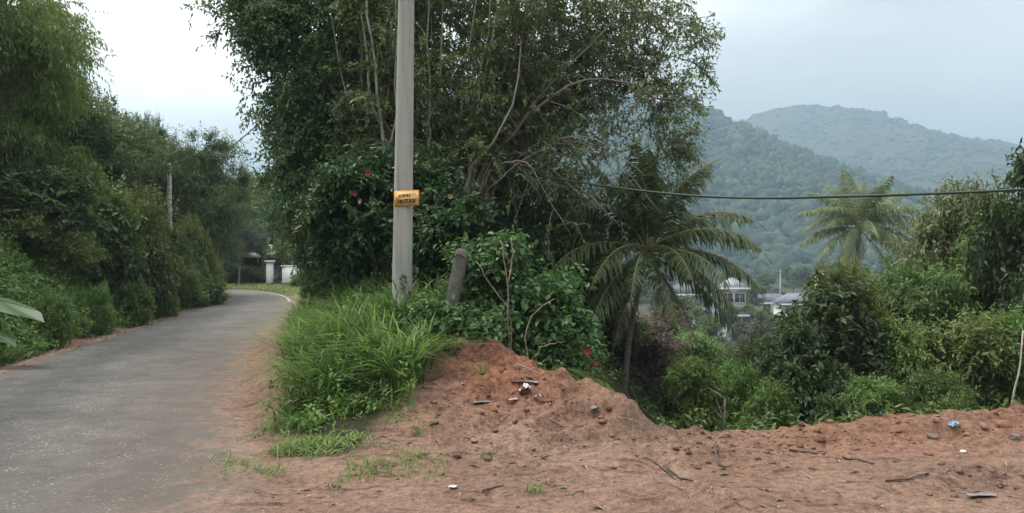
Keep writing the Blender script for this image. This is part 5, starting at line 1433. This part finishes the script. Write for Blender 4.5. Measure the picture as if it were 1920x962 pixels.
def stick(pts, r0, label, mat='bark_dark', name='stick'):
    P = np.array([hit(*p[:2]) + [0, 0, (p[2] if len(p) > 2 else .012)] for p in pts])
    a = Acc(); pth = spl(P, 10); pth[1:-1] += dr.normal(size=(8, 3)) * .004
    tube(a, pth, np.linspace(r0, r0 * .5, 10), 6); return tag(link(name, a.mesh(name, True), M[mat]), label, 'stick')
stick([(1342, 852, .10), (1346, 872, .015), (1372, 880, .012)], .011, 'short dark snag sticking up from the dirt')
stick([(970, 690, .03), (990, 697, .04), (1010, 712, .03)], .011, 'bent pale root along the crest of the red mound', 'twig')
stick([(905, 925), (925, 918), (945, 914)], .009, 'dark twig lying on the flat dirt below the mound')
stick([(945, 935), (962, 928)], .006, 'pale splinter of wood on the flat dirt', 'twig')
stick([(1070, 932), (1086, 922)], .006, 'short yellowish stick on the dirt', 'twig')
stick([(1160, 795, .03), (1180, 800, .05), (1210, 812, .05)], .006, 'thin pale cane poking over the mound edge by the palm trunk', 'twig')
stick([(520, 858, .10), (521, 868, .0)], .005, 'tiny upright pale stub on the dirt shoulder', 'twig')
stick([(1580, 860), (1620, 868), (1640, 872)], .010, 'dark root fragment across the clearing')
stick([(1480, 846), (1520, 852), (1545, 850)], .010, 'broken branch lying across the middle of the clearing')
stick([(770, 700), (800, 712), (830, 706)], .006, 'dry stem at the grass edge above the red slope', 'twig')
stick([(905, 640, .02), (940, 655, .03), (965, 668, .02)], .007, 'exposed pale root hanging on the red cut', 'twig')
for i_, (a_, b_, lb_) in enumerate((((845, 668), (872, 690), 'thin root hanging at the left of the red cut'), ((985, 705), (1040, 722), 'thin root running over the mound crest right of the bag'), ((820, 765), (870, 778), 'dry straw stem on the slope left of the grey scrap'),
                                    ((1030, 790), (1085, 800), 'dry stalk low on the right of the mound'), ((930, 800), (960, 780), 'short dry stalk under the white plastic strip'), ((1250, 880), (1300, 905), 'dark root beside the wheel trench'), ((1210, 860), (1262, 900), 'dark stick lying along the wheel trench'),
                                    ((1660, 905), (1740, 890), 'crooked dark branch on the open dirt near the grey slab'), ((700, 868), (742, 872), 'straw stem on the dirt below the short grass'))):
    stick([a_, ((a_[0] + b_[0]) / 2, (a_[1] + b_[1]) / 2 + (6 if i_ % 2 else -5)), b_], .005 + .004 * (i_ in (5, 6, 7)), lb_, 'bark_dark' if i_ in (5, 6, 7) else 'twig', name='root' if 'root' in lb_ else 'stick')
# weeds on the dirt
for i_, (px, py, hgt_, lb_) in enumerate(((1000, 925, .11, 'small thin weed tuft on the open dirt'), (905, 700, .10, 'yellow-green weed sprouting on the red mound'), (785, 815, .10, 'sprig of grass at the foot of the red slope'), (625, 915, .06, 'flattened sprout on the dirt below the grass'), (910, 855, .06, 'tiny sprout in the middle of the dirt'))):
    p = hit(px, py); a = Acc(); k = 26
    blades(a, np.clip(dr.normal(size=(k, 3)), -1.4, 1.4) * [.03, .025, 0], hgt_ * (.5 + dr.random(k)), np.full(k, .008), .5 + dr.random(k), dr, 2)
    tag(link('weed', a.mesh('weed'), M['grass'], None, tuple(p)), lb_, 'weed')
# clods and litter
def scatter_clods(n, fn, name, label, mat, smin, smax):
    V0, F0 = ico(0)
    X_, Y_ = fn(n)
    ok = inside(X_, Y_, PLATEAU) & ~inside(X_, Y_, GRASSPOLY)
    dR_, sR_ = polydist(X_, Y_, RIGHT); ok &= (sR_ < 0) & (dR_ > .3)
    X_, Y_ = X_[ok], Y_[ok]; n = len(X_)
    s_ = smin + (smax - smin) * dr.random(n) ** 5
    V = V0[None] * (1 + dr.normal(size=(n, len(V0), 1)) * .22) * (s_[:, None] * np.stack([1 + .5 * dr.random(n), 1 + .5 * dr.random(n), .6 + .3 * dr.random(n)], -1))[:, None]
    V = V + np.stack([X_, Y_, H(X_, Y_) + s_ * .15], -1)[:, None]
    Fc = F0[None] + (np.arange(n) * len(V0))[:, None, None]
    stuff(link(name, mesh_np(name, V.reshape(-1, 3), None, Fc.reshape(-1, 3), attrs={'red': np.repeat(sstep(-.9, -.2, X_) * sstep(6.6, 7.4, Y_) * .9, len(V0)), 'humus': np.zeros(n * len(V0))}), mat), label, 'soil')
def fn1(n):
    c_ = np.array([(.1, 7.6), (.6, 7.2), (-.3, 8.2), (1.3, 6.9), (3, 7.3), (5, 7.7), (2.2, 7.0), (4, 7.2), (3.6, 5.9), (1.2, 6.6), (6, 7.8), (0, 6.9)])
    k = dr.integers(0, len(c_), n)
    return c_[k, 0] + dr.normal(size=n) * .5, c_[k, 1] + dr.normal(size=n) * .22
scatter_clods(800, fn1, 'soil_clods', 'loose clods of red earth over the mound and berm', M['earth'], .005, .036)
def fn2(n): return dr.uniform(-2.4, 6.5, n), dr.uniform(4.8, 8.2, n)
scatter_clods(900, fn2, 'soil_crumbs', 'sparse crumbs of earth on the flat dirt', M['earth'], .004, .016)
acc = Acc()
n_ = 800
cx_ = dr.uniform(-2.3, 6.5, 70); cy_ = dr.uniform(5.2, 8.3, 70); ck = dr.integers(0, 70, n_)
X_ = np.concatenate([cx_[ck] + dr.normal(size=n_) * .35, np.interp(np.linspace(8, 30, 500), LEFT[:, 1], LEFT[:, 0]) - dr.uniform(-.25, .45, 500)])
Y_ = np.concatenate([cy_[ck] + dr.normal(size=n_) * .2, np.linspace(8, 30, 500)])
rw_ = np.concatenate([.10 + .5 * (dr.random(n_) < .35), np.full(500, .5)])
k = inside(X_, Y_, PLATEAU); X_, Y_, rw_ = X_[k], Y_[k], rw_[k]
ll_ = np.where(rw_ < .2, .04 + .09 * dr.random(len(X_)) ** 2, .012 + .028 * dr.random(len(X_))) * np.where(X_ < -6, 2.2, 1)
leaves(acc, np.stack([X_, Y_, H(X_, Y_) + .006 + .04 * (X_ < -6)], -1), dr.normal(size=(len(X_), 3)) * [1, 1, .06], np.array([0, 0, 1.0]) + dr.normal(size=(len(X_), 3)) * .15, ll_, ll_ * rw_, 'rhomb', dr)
stuff(link('leaf_litter', acc.mesh('leaf_litter'), M['litter']), 'dead leaves and straw scattered on the dirt', 'leaf litter')

# prototypes never placed are removed
for k_, (o_, u_) in PROTO.items():
    if not u_:
        for ch in list(o_.children): bpy.data.objects.remove(ch)
        bpy.data.objects.remove(o_)

# ---------------------------------------------------------------- haze
HAZE = 0.00082
a = Acc(); box(a, (-3100, -760, -24), (3150, 3350, 330))
m, n, o = newmat('haze')
pv = nd(n, 'ShaderNodeVolumePrincipled', {'Density': HAZE, 'Anisotropy': 0.0})
pv.inputs['Color'].default_value = (.36, .49, .60, 1)
n.links.new(pv.outputs[0], o.inputs['Volume'])
hz_ = link('haze', a.mesh('haze'), m)
hz_['kind'] = 'stuff'
